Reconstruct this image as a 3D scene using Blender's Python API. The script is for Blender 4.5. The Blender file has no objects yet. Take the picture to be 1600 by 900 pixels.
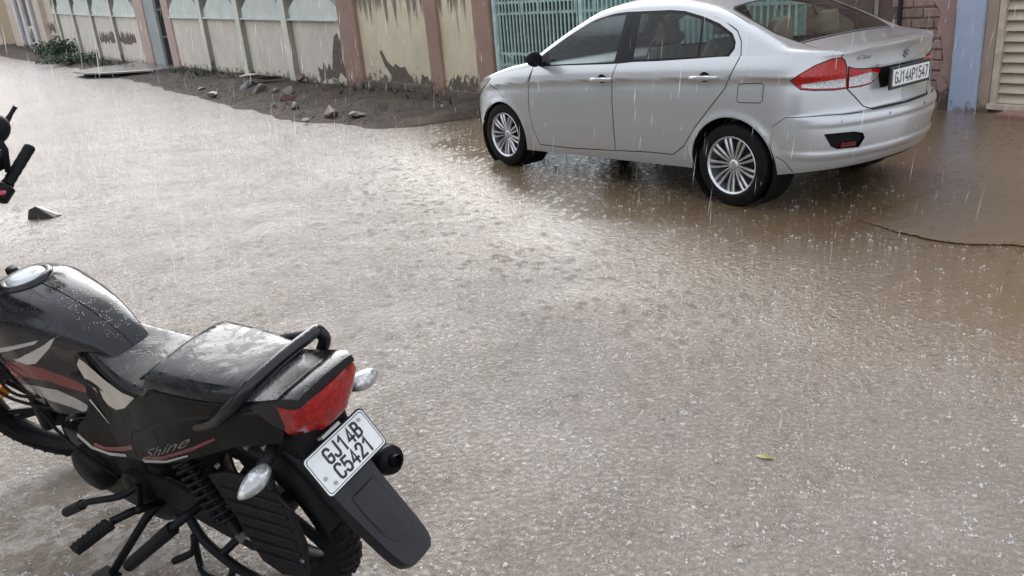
import bpy, bmesh, math, random
import numpy as np
from math import sin, cos, pi, radians
from mathutils import Vector, Matrix, Euler
from mathutils.geometry import delaunay_2d_cdt

random.seed(7)
RNG = np.random.default_rng(7)
S = bpy.context.scene
COL = S.collection

# ------------------------------------------------------------------ camera, world, sun, exposure
cam_d = bpy.data.cameras.new('camera')
cam_d.sensor_width = 36.0
cam_d.lens = 36.0 * 1290 / 1600
cam_d.clip_start = 0.05
cam_d.clip_end = 2000
cam = bpy.data.objects.new('camera', cam_d)
COL.objects.link(cam)
TH, RO = 0.352, -0.088
_f = Vector((0, cos(TH), -sin(TH)))
_r = Vector((1, 0, 0))
_u = _r.cross(_f)
_R = _r * cos(RO) + _u * sin(RO)
_U = _u * cos(RO) - _r * sin(RO)
cam.matrix_world = Matrix(((_R.x, _U.x, -_f.x, 0), (_R.y, _U.y, -_f.y, 0), (_R.z, _U.z, -_f.z, 1.65), (0, 0, 0, 1)))
S.camera = cam

SUN_ELEV, SUN_AZ = radians(33), radians(-8)      # azimuth measured from +Y, clockwise positive
world = bpy.data.worlds.new('World')
S.world = world
world.use_nodes = True
wn = world.node_tree
wn.nodes.clear()
sky = wn.nodes.new('ShaderNodeTexSky')
sky.sky_type = 'NISHITA'
sky.sun_disc = False
sky.sun_elevation = SUN_ELEV
sky.sun_rotation = SUN_AZ
sky.air_density = 1.0
sky.dust_density = 6.0
hs = wn.nodes.new('ShaderNodeHueSaturation')      # an overcast sky is nearly white
hs.inputs['Saturation'].default_value = 0.18
bg = wn.nodes.new('ShaderNodeBackground')
bg.inputs['Strength'].default_value = 0.14
wo = wn.nodes.new('ShaderNodeOutputWorld')
wn.links.new(sky.outputs[0], hs.inputs['Color'])
veil = wn.nodes.new('ShaderNodeMix')              # the cloud deck evens the sky out
veil.data_type = 'RGBA'
veil.inputs[0].default_value = 0.66
veil.inputs[7].default_value = (4.1, 4.4, 4.95, 1)
wn.links.new(hs.outputs[0], veil.inputs[6])
wn.links.new(veil.outputs[2], bg.inputs['Color'])
wn.links.new(bg.outputs[0], wo.inputs['Surface'])

sun_d = bpy.data.lights.new('sun', 'SUN')
sun_d.energy = 0.6
sun_d.angle = radians(50)
sun_d.color = (1.0, 0.99, 0.98)
sun = bpy.data.objects.new('sun', sun_d)
COL.objects.link(sun)
_sd = Vector((sin(SUN_AZ) * cos(SUN_ELEV), cos(SUN_AZ) * cos(SUN_ELEV), sin(SUN_ELEV)))
sun.rotation_euler = _sd.to_track_quat('Z', 'Y').to_euler()

S.view_settings.view_transform = 'Standard'
S.view_settings.look = 'None'
S.view_settings.gamma = 1
S.view_settings.exposure = 1.42
S.render.film_transparent = False
S.cycles.max_bounces = 8
S.cycles.transparent_max_bounces = 16
S.cycles.use_denoising = True

# ------------------------------------------------------------------ materials
def new_mat(name):
    m = bpy.data.materials.new(name)
    m.use_nodes = True
    nt = m.node_tree
    b = nt.nodes['Principled BSDF']
    return m, nt, b

def N(nt, t, **kw):
    n = nt.nodes.new(t)
    for k, v in kw.items():
        if k in n.inputs:
            n.inputs[k].default_value = v
        else:
            setattr(n, k, v)
    return n

def coords(nt, scale=None, kind='Object'):
    tc = N(nt, 'ShaderNodeTexCoord')
    out = tc.outputs[kind]
    if scale:
        mp = N(nt, 'ShaderNodeMapping')
        mp.inputs['Scale'].default_value = scale
        nt.links.new(out, mp.inputs[0])
        out = mp.outputs[0]
    return out

def noise(nt, vec, scale, detail=4, rough=0.55, dist=0.0):
    n = N(nt, 'ShaderNodeTexNoise')
    n.inputs['Scale'].default_value = scale
    n.inputs['Detail'].default_value = detail
    n.inputs['Roughness'].default_value = rough
    n.inputs['Distortion'].default_value = dist
    nt.links.new(vec, n.inputs['Vector'])
    return n.outputs[0]

def ramp(nt, fac, a, b, ca=(0, 0, 0, 1), cb=(1, 1, 1, 1)):
    r = N(nt, 'ShaderNodeValToRGB')
    e = r.color_ramp.elements
    e[0].position, e[1].position = a, b
    e[0].color, e[1].color = ca, cb
    nt.links.new(fac, r.inputs[0])
    return r.outputs[0]

def mix(nt, fac, a, b):
    n = N(nt, 'ShaderNodeMix')
    n.data_type = 'RGBA'
    if isinstance(fac, (int, float)):
        n.inputs[0].default_value = fac
    else:
        nt.links.new(fac, n.inputs[0])
    for v, i in ((a, 6), (b, 7)):
        if isinstance(v, (tuple, list)):
            n.inputs[i].default_value = (v[0], v[1], v[2], 1)
        else:
            nt.links.new(v, n.inputs[i])
    return n.outputs[2]

def math_n(nt, op, a, b=None, clamp=False):
    n = N(nt, 'ShaderNodeMath', operation=op)
    n.use_clamp = clamp
    for v, i in ((a, 0), (b, 1)):
        if v is None:
            continue
        if isinstance(v, (int, float)):
            n.inputs[i].default_value = v
        else:
            nt.links.new(v, n.inputs[i])
    return n.outputs[0]

def bump(nt, b, height, strength, dist=0.01, prev=None):
    n = N(nt, 'ShaderNodeBump')
    n.inputs['Strength'].default_value = strength
    n.inputs['Distance'].default_value = dist
    nt.links.new(height, n.inputs['Height'])
    if prev is not None:
        nt.links.new(prev, n.inputs['Normal'])
    if b is not None:
        nt.links.new(n.outputs[0], b.inputs['Normal'])
    return n.outputs[0]

def setp(b, **kw):
    names = dict(rough='Roughness', metal='Metallic', coat='Coat Weight', coatr='Coat Roughness', spec='Specular IOR Level',
                 ior='IOR', trans='Transmission Weight', alpha='Alpha', emis='Emission Strength')
    for k, v in kw.items():
        b.inputs[names[k]].default_value = v

def simple(name, col, rough=0.5, metal=0.0, coat=0.0, var=0.12, vscale=6.0, bscale=0, bstr=0.0, bdist=0.003, col2=None, rvar=0.0):
    m, nt, b = new_mat(name)
    v = coords(nt)
    c2 = col2 or tuple(max(0, c * (1 - var * 2)) for c in col)
    f = ramp(nt, noise(nt, v, vscale, 6, 0.6), 0.35, 0.65)
    nt.links.new(mix(nt, f, c2, col), b.inputs['Base Color'])
    setp(b, rough=rough, metal=metal, coat=coat)
    if rvar:
        rr = N(nt, 'ShaderNodeMapRange')
        rr.inputs[3].default_value = max(0.02, rough - rvar)
        rr.inputs[4].default_value = rough + rvar
        nt.links.new(noise(nt, v, vscale * 2.3, 5), rr.inputs[0])
        nt.links.new(rr.outputs[0], b.inputs['Roughness'])
    if bscale:
        bump(nt, b, noise(nt, v, bscale, 5, 0.6), bstr, bdist)
    return m

def droplets(nt, b, v, scale=90, strength=0.5, prev=None, thr=0.34):
    """beads of rain standing on a surface"""
    vo = N(nt, 'ShaderNodeTexVoronoi')
    vo.inputs['Scale'].default_value = scale
    nt.links.new(v, vo.inputs['Vector'])
    h = ramp(nt, vo.outputs['Distance'], 0.08, thr, (1, 1, 1, 1), (0, 0, 0, 1))
    msk = ramp(nt, noise(nt, v, scale * 0.21, 3), 0.42, 0.6)
    return bump(nt, b, math_n(nt, 'MULTIPLY', h, msk), strength, 0.004, prev)

def wet_black(name, col=(0.006, 0.006, 0.007), rough=0.16, coat=0.3, dscale=85, dstr=0.5, lo=None, patch=False):
    m, nt, b = new_mat(name)
    v = coords(nt)
    f = ramp(nt, noise(nt, v, 9, 5), 0.4, 0.62)
    nt.links.new(mix(nt, f, col, lo or tuple(c * 1.8 for c in col)), b.inputs['Base Color'])
    rr = N(nt, 'ShaderNodeMapRange')
    rr.inputs[3].default_value = rough * 0.6
    rr.inputs[4].default_value = rough * 2.4
    nt.links.new(noise(nt, v, 14, 6, 0.65), rr.inputs[0])
    if patch:        # a film of water lying in some places and gone from others
        pm = ramp(nt, noise(nt, v, 11, 7, .68, .8), .47, .54, (.07, .07, .07, 1), (.42, .42, .42, 1))
        nt.links.new(pm, b.inputs['Roughness'])
    else:
        nt.links.new(rr.outputs[0], b.inputs['Roughness'])
    setp(b, coat=coat, coatr=0.08)
    if patch:
        pb = bump(nt, None, noise(nt, v, 8, 4, .5, .5), .5, .012)
        droplets(nt, b, v, dscale, dstr, pb)
    elif dstr:
        droplets(nt, b, v, dscale, dstr)
    return m

def stained(name, col, dark, base_dark=(0.05, 0.04, 0.03), base_h=0.5, drips=0.5, rough=0.75, drip_lo=0.52, tint=None, top=2.4, drip_len=1.2, grime=0.35):
    """old wall paint: blotches, black runs from the top, wet grime along the foot (object z is height)"""
    m, nt, b = new_mat(name)
    v = coords(nt)
    f = ramp(nt, noise(nt, v, 1.7, 8, 0.65, 0.4), 0.35, 0.7)
    c = mix(nt, f, tuple(x * 0.78 for x in col), col)
    if tint:
        f2 = ramp(nt, noise(nt, v, 0.9, 5, 0.6, 0.6), 0.5, 0.66)
        c = mix(nt, math_n(nt, 'MULTIPLY', f2, 0.6), c, tint)
    # fine speckle of lost paint
    sp = ramp(nt, noise(nt, v, 38, 6, 0.7), 0.66, 0.74)
    c = mix(nt, math_n(nt, 'MULTIPLY', sp, 0.4), c, dark)
    # runs
    sep = N(nt, 'ShaderNodeSeparateXYZ')
    nt.links.new(coords(nt), sep.inputs[0])
    vs = coords(nt, (7.0, 7.0, 0.55))
    run = noise(nt, vs, 1.0, 7, 0.62, 0.3)
    hgt = N(nt, 'ShaderNodeMapRange')
    hgt.inputs[1].default_value = top - drip_len
    hgt.inputs[2].default_value = top
    hgt.inputs[3].default_value = -0.16
    hgt.inputs[4].default_value = 0.16 * drips * 2
    nt.links.new(sep.outputs[2], hgt.inputs[0])
    rr = ramp(nt, math_n(nt, 'ADD', run, hgt.outputs[0]), drip_lo, drip_lo + 0.1)
    c = mix(nt, math_n(nt, 'MULTIPLY', rr, 0.85), c, dark)
    # foot grime
    gh = N(nt, 'ShaderNodeMapRange')
    gh.inputs[1].default_value = 0.0
    gh.inputs[2].default_value = base_h
    gh.inputs[3].default_value = grime
    gh.inputs[4].default_value = -0.28
    nt.links.new(sep.outputs[2], gh.inputs[0])
    gr = ramp(nt, math_n(nt, 'ADD', noise(nt, v, 6.5, 7, 0.65, 0.5), gh.outputs[0]), 0.5, 0.62)
    c = mix(nt, math_n(nt, 'MULTIPLY', gr, 0.9), c, base_dark)
    nt.links.new(c, b.inputs['Base Color'])
    setp(b, rough=rough)
    n1 = bump(nt, None, noise(nt, v, 60, 5), 0.25, 0.004)
    bump(nt, b, noise(nt, v, 5, 6), 0.35, 0.02, n1)
    return m

M = {}
_spec_low = []
M['rubber'] = simple('rubber', (0.012, 0.012, 0.012), 0.55, var=0.3, vscale=30, bscale=120, bstr=0.2)
M['black_plastic'] = simple('black_plastic', (0.012, 0.012, 0.013), 0.42, coat=0.0, vscale=20, rvar=0.15)
M['grip_rubber'] = simple('grip_rubber', (0.01, 0.01, 0.011), 0.42, bscale=260, bstr=0.6, vscale=30)
M['under'] = simple('dark_underbody', (0.01, 0.01, 0.01), 0.8)
M['chrome'] = simple('chrome', (0.75, 0.75, 0.76), 0.12, 1.0, vscale=30)
M['alloy'] = simple('alloy', (0.62, 0.62, 0.63), 0.28, 0.85, coat=0.4, vscale=40)
M['alloy_dark'] = simple('alloy_shadow', (0.04, 0.04, 0.042), 0.5, 0.5)  # dark grey metal of the disc behind the spokes
M['steel_dark'] = simple('dark_steel', (0.012, 0.012, 0.013), 0.38, 0.3, coat=0.0, vscale=30, rvar=0.12)
M['engine'] = simple('engine_black', (0.013, 0.013, 0.014), 0.45, 0.3, vscale=25, bscale=90, bstr=0.15)
M['steel'] = simple('bare_steel', (0.35, 0.34, 0.33), 0.35, 0.9, vscale=30, rvar=0.1)
M['white_plate'] = simple('plate_white', (0.72, 0.73, 0.72), 0.3, coat=0.4, var=0.05, vscale=30)
M['plate_black'] = simple('plate_ink', (0.008, 0.008, 0.008), 0.4)
M['red_decal'] = simple('red_decal', (0.16, 0.018, 0.016), 0.25, coat=0.5)
M['white_decal'] = simple('white_decal', (0.45, 0.43, 0.39), 0.25, coat=0.5, var=0.08)
M['silver_panel'] = simple('silver_panel', (0.5, 0.49, 0.46), 0.25, 0.5, coat=0.6, vscale=18)
M['orange'] = simple('amber_plastic', (0.7, 0.2, 0.02), 0.3, coat=0.5)
M['switch_red'] = simple('switch_red', (0.5, 0.05, 0.09), 0.4)
for k_ in ('rubber', 'black_plastic', 'grip_rubber', 'under', 'steel_dark', 'engine'):
    setp(M[k_].node_tree.nodes['Principled BSDF'], spec=.12)
M['bike_black'] = wet_black('bike_gloss_black', (0.006, 0.006, 0.0075), 0.11, 0.15, 120, 0.5)
M['bike_side'] = wet_black('bike_side_black', (0.0055, 0.005, 0.0045), 0.26, 0.0, 60, 0.12)
setp(M['bike_side'].node_tree.nodes['Principled BSDF'], spec=.14)
M['seat'] = wet_black('wet_seat', (0.008, 0.008, 0.009), 0.13, 0.05, 95, 0.16, patch=True)
setp(M['seat'].node_tree.nodes['Principled BSDF'], spec=.3)
M['fender_black'] = wet_black('fender_black', (0.006, 0.006, 0.0075), 0.24, 0.1, 110, 0.2)

for k_ in ('bike_black', 'fender_black'):
    setp(M[k_].node_tree.nodes['Principled BSDF'], spec=.3)

def glass_mat(name, tint=(0.55, 0.6, 0.6), refl_rough=0.02, dscale=0, t=0.75):
    m, nt, b = new_mat(name)
    nt.nodes.remove(b)
    out = nt.nodes['Material Output']
    tr = N(nt, 'ShaderNodeBsdfTransparent')
    tr.inputs[0].default_value = (tint[0] * t, tint[1] * t, tint[2] * t, 1)
    gl = N(nt, 'ShaderNodeBsdfGlossy')
    gl.inputs['Roughness'].default_value = refl_rough
    gl.inputs['Color'].default_value = (0.95, 0.97, 0.97, 1)
    fr = N(nt, 'ShaderNodeFresnel')
    fr.inputs[0].default_value = 1.32
    mx = N(nt, 'ShaderNodeMixShader')
    f = math_n(nt, 'ADD', math_n(nt, 'MULTIPLY', fr.outputs[0], 1.05), 0.004, True)
    nt.links.new(f, mx.inputs[0])
    nt.links.new(tr.outputs[0], mx.inputs[1])
    nt.links.new(gl.outputs[0], mx.inputs[2])
    if dscale:
        v = coords(nt)
        n = droplets(nt, None, v, dscale, 0.5)
        nt.links.new(n, gl.inputs['Normal'])
    nt.links.new(mx.outputs[0], out.inputs[0])
    return m
M['glass'] = glass_mat('window_glass', (0.86, 0.93, 0.93), dscale=70, t=1.0)
M['tinted_glass'] = glass_mat('rear_window_glass', (0.6, 0.62, 0.62), dscale=70, t=0.95)
M['back_glass'] = glass_mat('rear_screen_glass', (0.8, 0.85, 0.78), dscale=55, t=1.0)
def lens(name, col, rough=0.12, emis=None):
    m, nt, b = new_mat(name)
    v = coords(nt)
    vo = N(nt, 'ShaderNodeTexVoronoi')
    vo.inputs['Scale'].default_value = 70
    nt.links.new(v, vo.inputs['Vector'])
    nt.links.new(mix(nt, ramp(nt, vo.outputs['Distance'], 0.1, 0.6), col, tuple(c * 0.55 for c in col)), b.inputs['Base Color'])
    setp(b, rough=rough, coat=0.5, coatr=0.04, spec=.3)
    bump(nt, b, vo.outputs['Distance'], 0.12, 0.003)
    return m
M['red_lens'] = lens('red_lens', (0.42, 0.006, 0.005))
M['car_red_lens'] = lens('car_red_lens', (0.55, 0.012, 0.010))
M['dark_red_lens'] = lens('dark_red_lens', (0.16, 0.01, 0.01))
M['clear_lens'] = lens('clear_lens', (0.66, 0.66, 0.65))
setp(M['clear_lens'].node_tree.nodes['Principled BSDF'], metal=0.5, rough=0.15)

# car paint: silver metallic, two-sided with a cloth-coloured inside
def paint():
    m, nt, b = new_mat('silver_paint')
    v = coords(nt)
    fl = noise(nt, v, 420, 2)
    nt.links.new(mix(nt, ramp(nt, fl, 0.3, 0.7), (0.41, 0.42, 0.425), (0.49, 0.50, 0.505)), b.inputs['Base Color'])
    setp(b, metal=0.55, rough=0.34, coat=0.9, coatr=0.06)
    # thin road film low on the body
    n = droplets(nt, None, v, 60, 0.16)
    nt.links.new(n, b.inputs['Coat Normal'])
    out = nt.nodes['Material Output']
    b2 = N(nt, 'ShaderNodeBsdfPrincipled')
    b2.inputs['Base Color'].default_value = (0.3, 0.27, 0.22, 1)
    b2.inputs['Roughness'].default_value = 0.9
    g = N(nt, 'ShaderNodeNewGeometry')
    mx = N(nt, 'ShaderNodeMixShader')
    nt.links.new(g.outputs['Backfacing'], mx.inputs[0])
    nt.links.new(b.outputs[0], mx.inputs[1])
    nt.links.new(b2.outputs[0], mx.inputs[2])
    nt.links.new(mx.outputs[0], out.inputs[0])
    return m
M['paint'] = paint()
M['seam'] = simple('panel_gap', (0.015, 0.015, 0.016), 0.7)
M['cabin_cloth'] = simple('cabin_cloth', (0.34, 0.30, 0.24), 0.9, vscale=12)
M['cabin_dark'] = simple('cabin_dark', (0.025, 0.025, 0.027), 0.7, vscale=12)

# ------------------------------------------------------------------ mesh helpers
def new_obj(name, me, mat=None, parent=None, kind=None, smooth=False):
    o = bpy.data.objects.new(name, me)
    COL.objects.link(o)
    if mat is not None:
        for mm in (mat if isinstance(mat, (list, tuple)) else [mat]):
            me.materials.append(mm)
    if parent is not None:
        o.parent = parent
    if kind:
        o['kind'] = kind
    if smooth:
        me.polygons.foreach_set('use_smooth', [True] * len(me.polygons))
    return o

def tag(o, label, cat, group=None):
    o['label'] = label
    o['category'] = cat
    if group:
        o['group'] = group
    return o

def empty(name, label, cat, mw=None, group=None):
    o = bpy.data.objects.new(name, None)
    COL.objects.link(o)
    o.empty_display_size = 0.2
    if mw is not None:
        o.matrix_world = mw
    return tag(o, label, cat, group)

def frame_on(p, t):
    t = t.normalized()
    a = Vector((0, 0, 1)) if abs(t.z) < 0.9 else Vector((1, 0, 0))
    s = t.cross(a).normalized()
    return s, s.cross(t).normalized()

class MB:
    def __init__(self):
        self.v, self.f, self.mi = [], [], []
        self.cur = 0
    def add(self, vs, fs):
        o = len(self.v)
        self.v += [tuple(p) for p in vs]
        self.f += [tuple(i + o for i in f) for f in fs]
        self.mi += [self.cur] * len(fs)
        return self
    def box(self, x0, x1, y0, y1, z0, z1, mw=None):
        vs = [Vector((x, y, z)) for x in (x0, x1) for y in (y0, y1) for z in (z0, z1)]
        if mw is not None:
            vs = [mw @ p for p in vs]
        return self.add(vs, [(0, 1, 3, 2), (4, 6, 7, 5), (0, 4, 5, 1), (2, 3, 7, 6), (0, 2, 6, 4), (1, 5, 7, 3)])
    def tube(self, pts, rad, n=10, cap=True, flat=None):
        pts = [Vector(p) for p in pts]
        if isinstance(rad, (int, float)):
            rad = [rad] * len(pts)
        rings, vs, fs = [], [], []
        ps = None
        for i, p in enumerate(pts):
            t = (pts[min(i + 1, len(pts) - 1)] - pts[max(i - 1, 0)])
            if t.length < 1e-9:
                t = Vector((0, 0, 1))
            t.normalize()
            if ps is None:
                s, w = frame_on(p, t)
            else:
                s = (ps - t * ps.dot(t)).normalized()
                w = s.cross(t).normalized()
            ps = s
            for k in range(n):
                a = 2 * pi * k / n
                vs.append(p + s * cos(a) * rad[i] + w * sin(a) * rad[i] * (flat or 1))
        m = len(pts)
        for i in range(m - 1):
            for k in range(n):
                fs.append((i * n + k, i * n + (k + 1) % n, (i + 1) * n + (k + 1) % n, (i + 1) * n + k))
        if cap:
            fs.append(tuple(range(n - 1, -1, -1)))
            fs.append(tuple((m - 1) * n + k for k in range(n)))
        return self.add(vs, fs)
    def loft(self, secs, closed=True, cap=True):
        n = len(secs[0])
        vs = [p for s in secs for p in s]
        fs = []
        for i in range(len(secs) - 1):
            for k in range(n if closed else n - 1):
                fs.append((i * n + k, i * n + (k + 1) % n, (i + 1) * n + (k + 1) % n, (i + 1) * n + k))
        if cap and closed:
            fs.append(tuple(range(n - 1, -1, -1)))
            fs.append(tuple((len(secs) - 1) * n + k for k in range(n)))
        return self.add(vs, fs)
    def lathe(self, prof, n=32, axis='Y', c=(0, 0, 0), closed_prof=False):
        """prof: list of (radius, offset along the axis)"""
        vs, fs = [], []
        for r, h in prof:
            for k in range(n):
                a = 2 * pi * k / n
                if axis == 'Y':
                    vs.append((c[0] + r * cos(a), c[1] + h, c[2] + r * sin(a)))
                elif axis == 'X':
                    vs.append((c[0] + h, c[1] + r * cos(a), c[2] + r * sin(a)))
                else:
                    vs.append((c[0] + r * cos(a), c[1] + r * sin(a), c[2] + h))
        m = len(prof)
        for i in range(m if closed_prof else m - 1):
            j = (i + 1) % m
            for k in range(n):
                fs.append((i * n + k, i * n + (k + 1) % n, j * n + (k + 1) % n, j * n + k))
        return self.add(vs, fs)
    def prism(self, poly, h0, h1, fn):
        """poly: 2D outline; fn(u, v, h) -> 3D"""
        n = len(poly)
        vs = [fn(u, v, h0) for u, v in poly] + [fn(u, v, h1) for u, v in poly]
        fs = [tuple(range(n - 1, -1, -1)), tuple(range(n, 2 * n))]
        fs += [(k, (k + 1) % n, n + (k + 1) % n, n + k) for k in range(n)]
        return self.add(vs, fs)
    def ball(self, c, r, n=10, m=6, sc=(1, 1, 1)):
        vs, fs = [], []
        for i in range(m + 1):
            a = pi * i / m
            for k in range(n):
                b = 2 * pi * k / n
                vs.append((c[0] + r * sc[0] * sin(a) * cos(b), c[1] + r * sc[1] * sin(a) * sin(b), c[2] + r * sc[2] * cos(a)))
        for i in range(m):
            for k in range(n):
                fs.append((i * n + k, i * n + (k + 1) % n, (i + 1) * n + (k + 1) % n, (i + 1) * n + k))
        return self.add(vs, fs)
    def mesh(self, name='mesh', fix=True):
        me = bpy.data.meshes.new(name)
        me.from_pydata(self.v, [], self.f)
        me.polygons.foreach_set('material_index', self.mi)
        if fix:
            bm = bmesh.new()
            bm.from_mesh(me)
            bmesh.ops.remove_doubles(bm, verts=bm.verts, dist=1e-6)
            bmesh.ops.recalc_face_normals(bm, faces=bm.faces)
            bm.to_mesh(me)
            bm.free()
        me.update()
        return me
    def build(self, name, mat, parent=None, smooth=None, bevel=0.0, kind=None, seg=2, subd=0):
        me = self.mesh(name)
        o = new_obj(name, me, mat, parent, kind)
        if bevel:
            bm = bmesh.new()
            bm.from_mesh(me)
            es = [e for e in bm.edges if len(e.link_faces) == 2 and e.calc_face_angle(0) > 0.6]
            bmesh.ops.bevel(bm, geom=es, offset=bevel, segments=seg, affect='EDGES', profile=0.6)
            bm.to_mesh(me)
            bm.free()
        if subd:
            md = o.modifiers.new('sub', 'SUBSURF')
            md.levels = md.render_levels = subd
        if smooth is not None:
            if smooth is True:
                me.polygons.foreach_set('use_smooth', [True] * len(me.polygons))
            else:
                smooth_by_angle(me, radians(smooth))
        return o

def smooth_by_angle(me, ang):
    me.polygons.foreach_set('use_smooth', [True] * len(me.polygons))
    bm = bmesh.new()
    bm.from_mesh(me)
    sharp = [e.index for e in bm.edges if len(e.link_faces) == 2 and e.calc_face_angle(0) > ang]
    bm.free()
    at = me.attributes.get('sharp_edge') or me.attributes.new('sharp_edge', 'BOOLEAN', 'EDGE')
    arr = np.zeros(len(me.edges), bool)
    arr[sharp] = True
    at.data.foreach_set('value', arr)

def catmull(pts, k=6):
    P = [Vector(p) for p in pts]
    out = []
    for i in range(len(P) - 1):
        p0, p1, p2, p3 = P[max(i - 1, 0)], P[i], P[i + 1], P[min(i + 2, len(P) - 1)]
        for j in range(k):
            t = j / k
            out.append(0.5 * ((2 * p1) + (p2 - p0) * t + (2 * p0 - 5 * p1 + 4 * p2 - p3) * t * t + (3 * p1 - p0 - 3 * p2 + p3) * t ** 3))
    out.append(P[-1])
    return out

_font_cache = {}
def text_polys(txt, size, shear=0.0, bold=0.0):
    """lettering as flat mesh data in the XY plane, centred"""
    cu = bpy.data.curves.new('lettering', 'FONT')
    cu.body = txt
    cu.size = size
    cu.shear = shear
    cu.offset = bold
    cu.align_x = 'CENTER'
    cu.align_y = 'CENTER'
    o = bpy.data.objects.new('lettering', cu)
    COL.objects.link(o)
    dg = bpy.context.evaluated_depsgraph_get()
    dg.update()
    me = bpy.data.meshes.new_from_object(o.evaluated_get(dg))
    vs = [tuple(v.co) for v in me.vertices]
    fs = [tuple(p.vertices) for p in me.polygons]
    bpy.data.objects.remove(o)
    bpy.data.curves.remove(cu)
    bpy.data.meshes.remove(me)
    return vs, fs

GLYPH = {
 'G': [[(.95, 1.3), (.8, 1.55), (.5, 1.6), (.2, 1.55), (.05, 1.3), (.05, .3), (.2, .05), (.5, 0), (.8, .05), (.95, .3), (.95, .75), (.5, .75)]],
 'J': [[(.85, 1.6), (.85, .3), (.7, .05), (.42, 0), (.15, .07), (.05, .35)]],
 '1': [[(.15, 1.25), (.55, 1.6), (.55, 0)]],
 '4': [[(.72, 0), (.72, 1.6), (.05, .45), (1.0, .45)]],
 'B': [[(.08, 0), (.08, 1.6), (.6, 1.6), (.85, 1.45), (.85, 1.0), (.6, .85), (.08, .85)], [(.6, .85), (.95, .68), (.95, .18), (.65, 0), (.08, 0)]],
 'C': [[(.95, 1.3), (.8, 1.55), (.5, 1.6), (.2, 1.55), (.05, 1.3), (.05, .3), (.2, .05), (.5, 0), (.8, .05), (.95, .3)]],
 '5': [[(.9, 1.6), (.15, 1.6), (.1, .9), (.35, 1.02), (.65, 1.0), (.92, .8), (.95, .4), (.8, .08), (.5, 0), (.2, .05), (.05, .3)]],
 '2': [[(.08, 1.25), (.2, 1.52), (.5, 1.6), (.8, 1.52), (.93, 1.25), (.85, .95), (.08, 0), (.95, 0)]],
 'A': [[(.02, 0), (.5, 1.6), (.98, 0)], [(.2, .5), (.8, .5)]],
 'P': [[(.08, 0), (.08, 1.6), (.65, 1.6), (.93, 1.4), (.93, .95), (.65, .75), (.08, .75)]],
 '7': [[(.05, 1.6), (.95, 1.6), (.4, 0)]],
}
def plate_text(txt, width, height, stroke):
    """plate lettering as flat ribbons, centred; returns verts, faces"""
    n = len(txt)
    pitch = width / (n - .26)
    cw = pitch * .74
    vs, fs = [], []
    for i, ch in enumerate(txt):
        x0 = -width / 2 + i * pitch
        for line in GLYPH[ch]:
            P = [np.array((x0 + a * cw, (b / 1.6 - .5) * height)) for a, b in line]
            o = len(vs)
            L = len(P)
            for k, p in enumerate(P):
                d0 = P[k] - P[max(k - 1, 0)]
                d1 = P[min(k + 1, L - 1)] - P[k]
                d0 = d0 / (np.linalg.norm(d0) + 1e-12)
                d1 = d1 / (np.linalg.norm(d1) + 1e-12)
                if k == 0:
                    d0 = d1
                if k == L - 1:
                    d1 = d0
                t = d0 + d1
                t = t / (np.linalg.norm(t) + 1e-12)
                nn = np.array((-t[1], t[0]))
                w = stroke / 2 / max(.55, abs(nn @ np.array((-d0[1], d0[0]))))
                e = -d1 * stroke * .5 if k == 0 else (d0 * stroke * .5 if k == L - 1 else 0)
                vs += [tuple(p + nn * w + e) + (0,), tuple(p - nn * w + e) + (0,)]
            fs += [(o + 2 * k, o + 2 * k + 1, o + 2 * k + 3, o + 2 * k + 2) for k in range(L - 1)]
    return vs, fs

def pchip(xs, ys):
    xs, ys = np.asarray(xs, float), np.asarray(ys, float)
    h = np.diff(xs)
    d = np.diff(ys) / h
    m = np.zeros_like(ys)
    for i in range(1, len(xs) - 1):
        if d[i - 1] * d[i] > 0:
            w1, w2 = 2 * h[i] + h[i - 1], h[i] + 2 * h[i - 1]
            m[i] = (w1 + w2) / (w1 / d[i - 1] + w2 / d[i])
    m[0], m[-1] = d[0], d[-1]
    def f(x):
        x = np.clip(np.asarray(x, float), xs[0], xs[-1])
        i = np.clip(np.searchsorted(xs, x) - 1, 0, len(h) - 1)
        t = (x - xs[i]) / h[i]
        return ((1 + 2 * t) * (1 - t) ** 2 * ys[i] + t * (1 - t) ** 2 * h[i] * m[i] + t * t * (3 - 2 * t) * ys[i + 1] + t * t * (t - 1) * h[i] * m[i + 1])
    return f

def inpoly(px, py, poly):
    r = np.zeros(len(px), bool)
    n = len(poly)
    for i in range(n):
        x1, y1 = poly[i]
        x2, y2 = poly[(i + 1) % n]
        if y1 == y2:
            continue
        c = ((y1 > py) != (y2 > py)) & (px < (x2 - x1) * (py - y1) / (y2 - y1) + x1)
        r ^= c
    return r

def segdist(px, py, line):
    d = np.full(len(px), 1e9)
    for (x1, y1), (x2, y2) in zip(line[:-1], line[1:]):
        l2 = (x2 - x1) ** 2 + (y2 - y1) ** 2 + 1e-18
        t = np.clip(((px - x1) * (x2 - x1) + (py - y1) * (y2 - y1)) / l2, 0, 1)
        d = np.minimum(d, np.hypot(px - x1 - t * (x2 - x1), py - y1 - t * (y2 - y1)))
    return d

def offset_line(line, w):
    out = []
    L = [np.array(p, float) for p in line]
    for i, p in enumerate(L):
        t = L[min(i + 1, len(L) - 1)] - L[max(i - 1, 0)]
        t = t / (np.linalg.norm(t) + 1e-12)
        out.append(tuple(p + np.array((-t[1], t[0])) * w))
    return out

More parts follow.
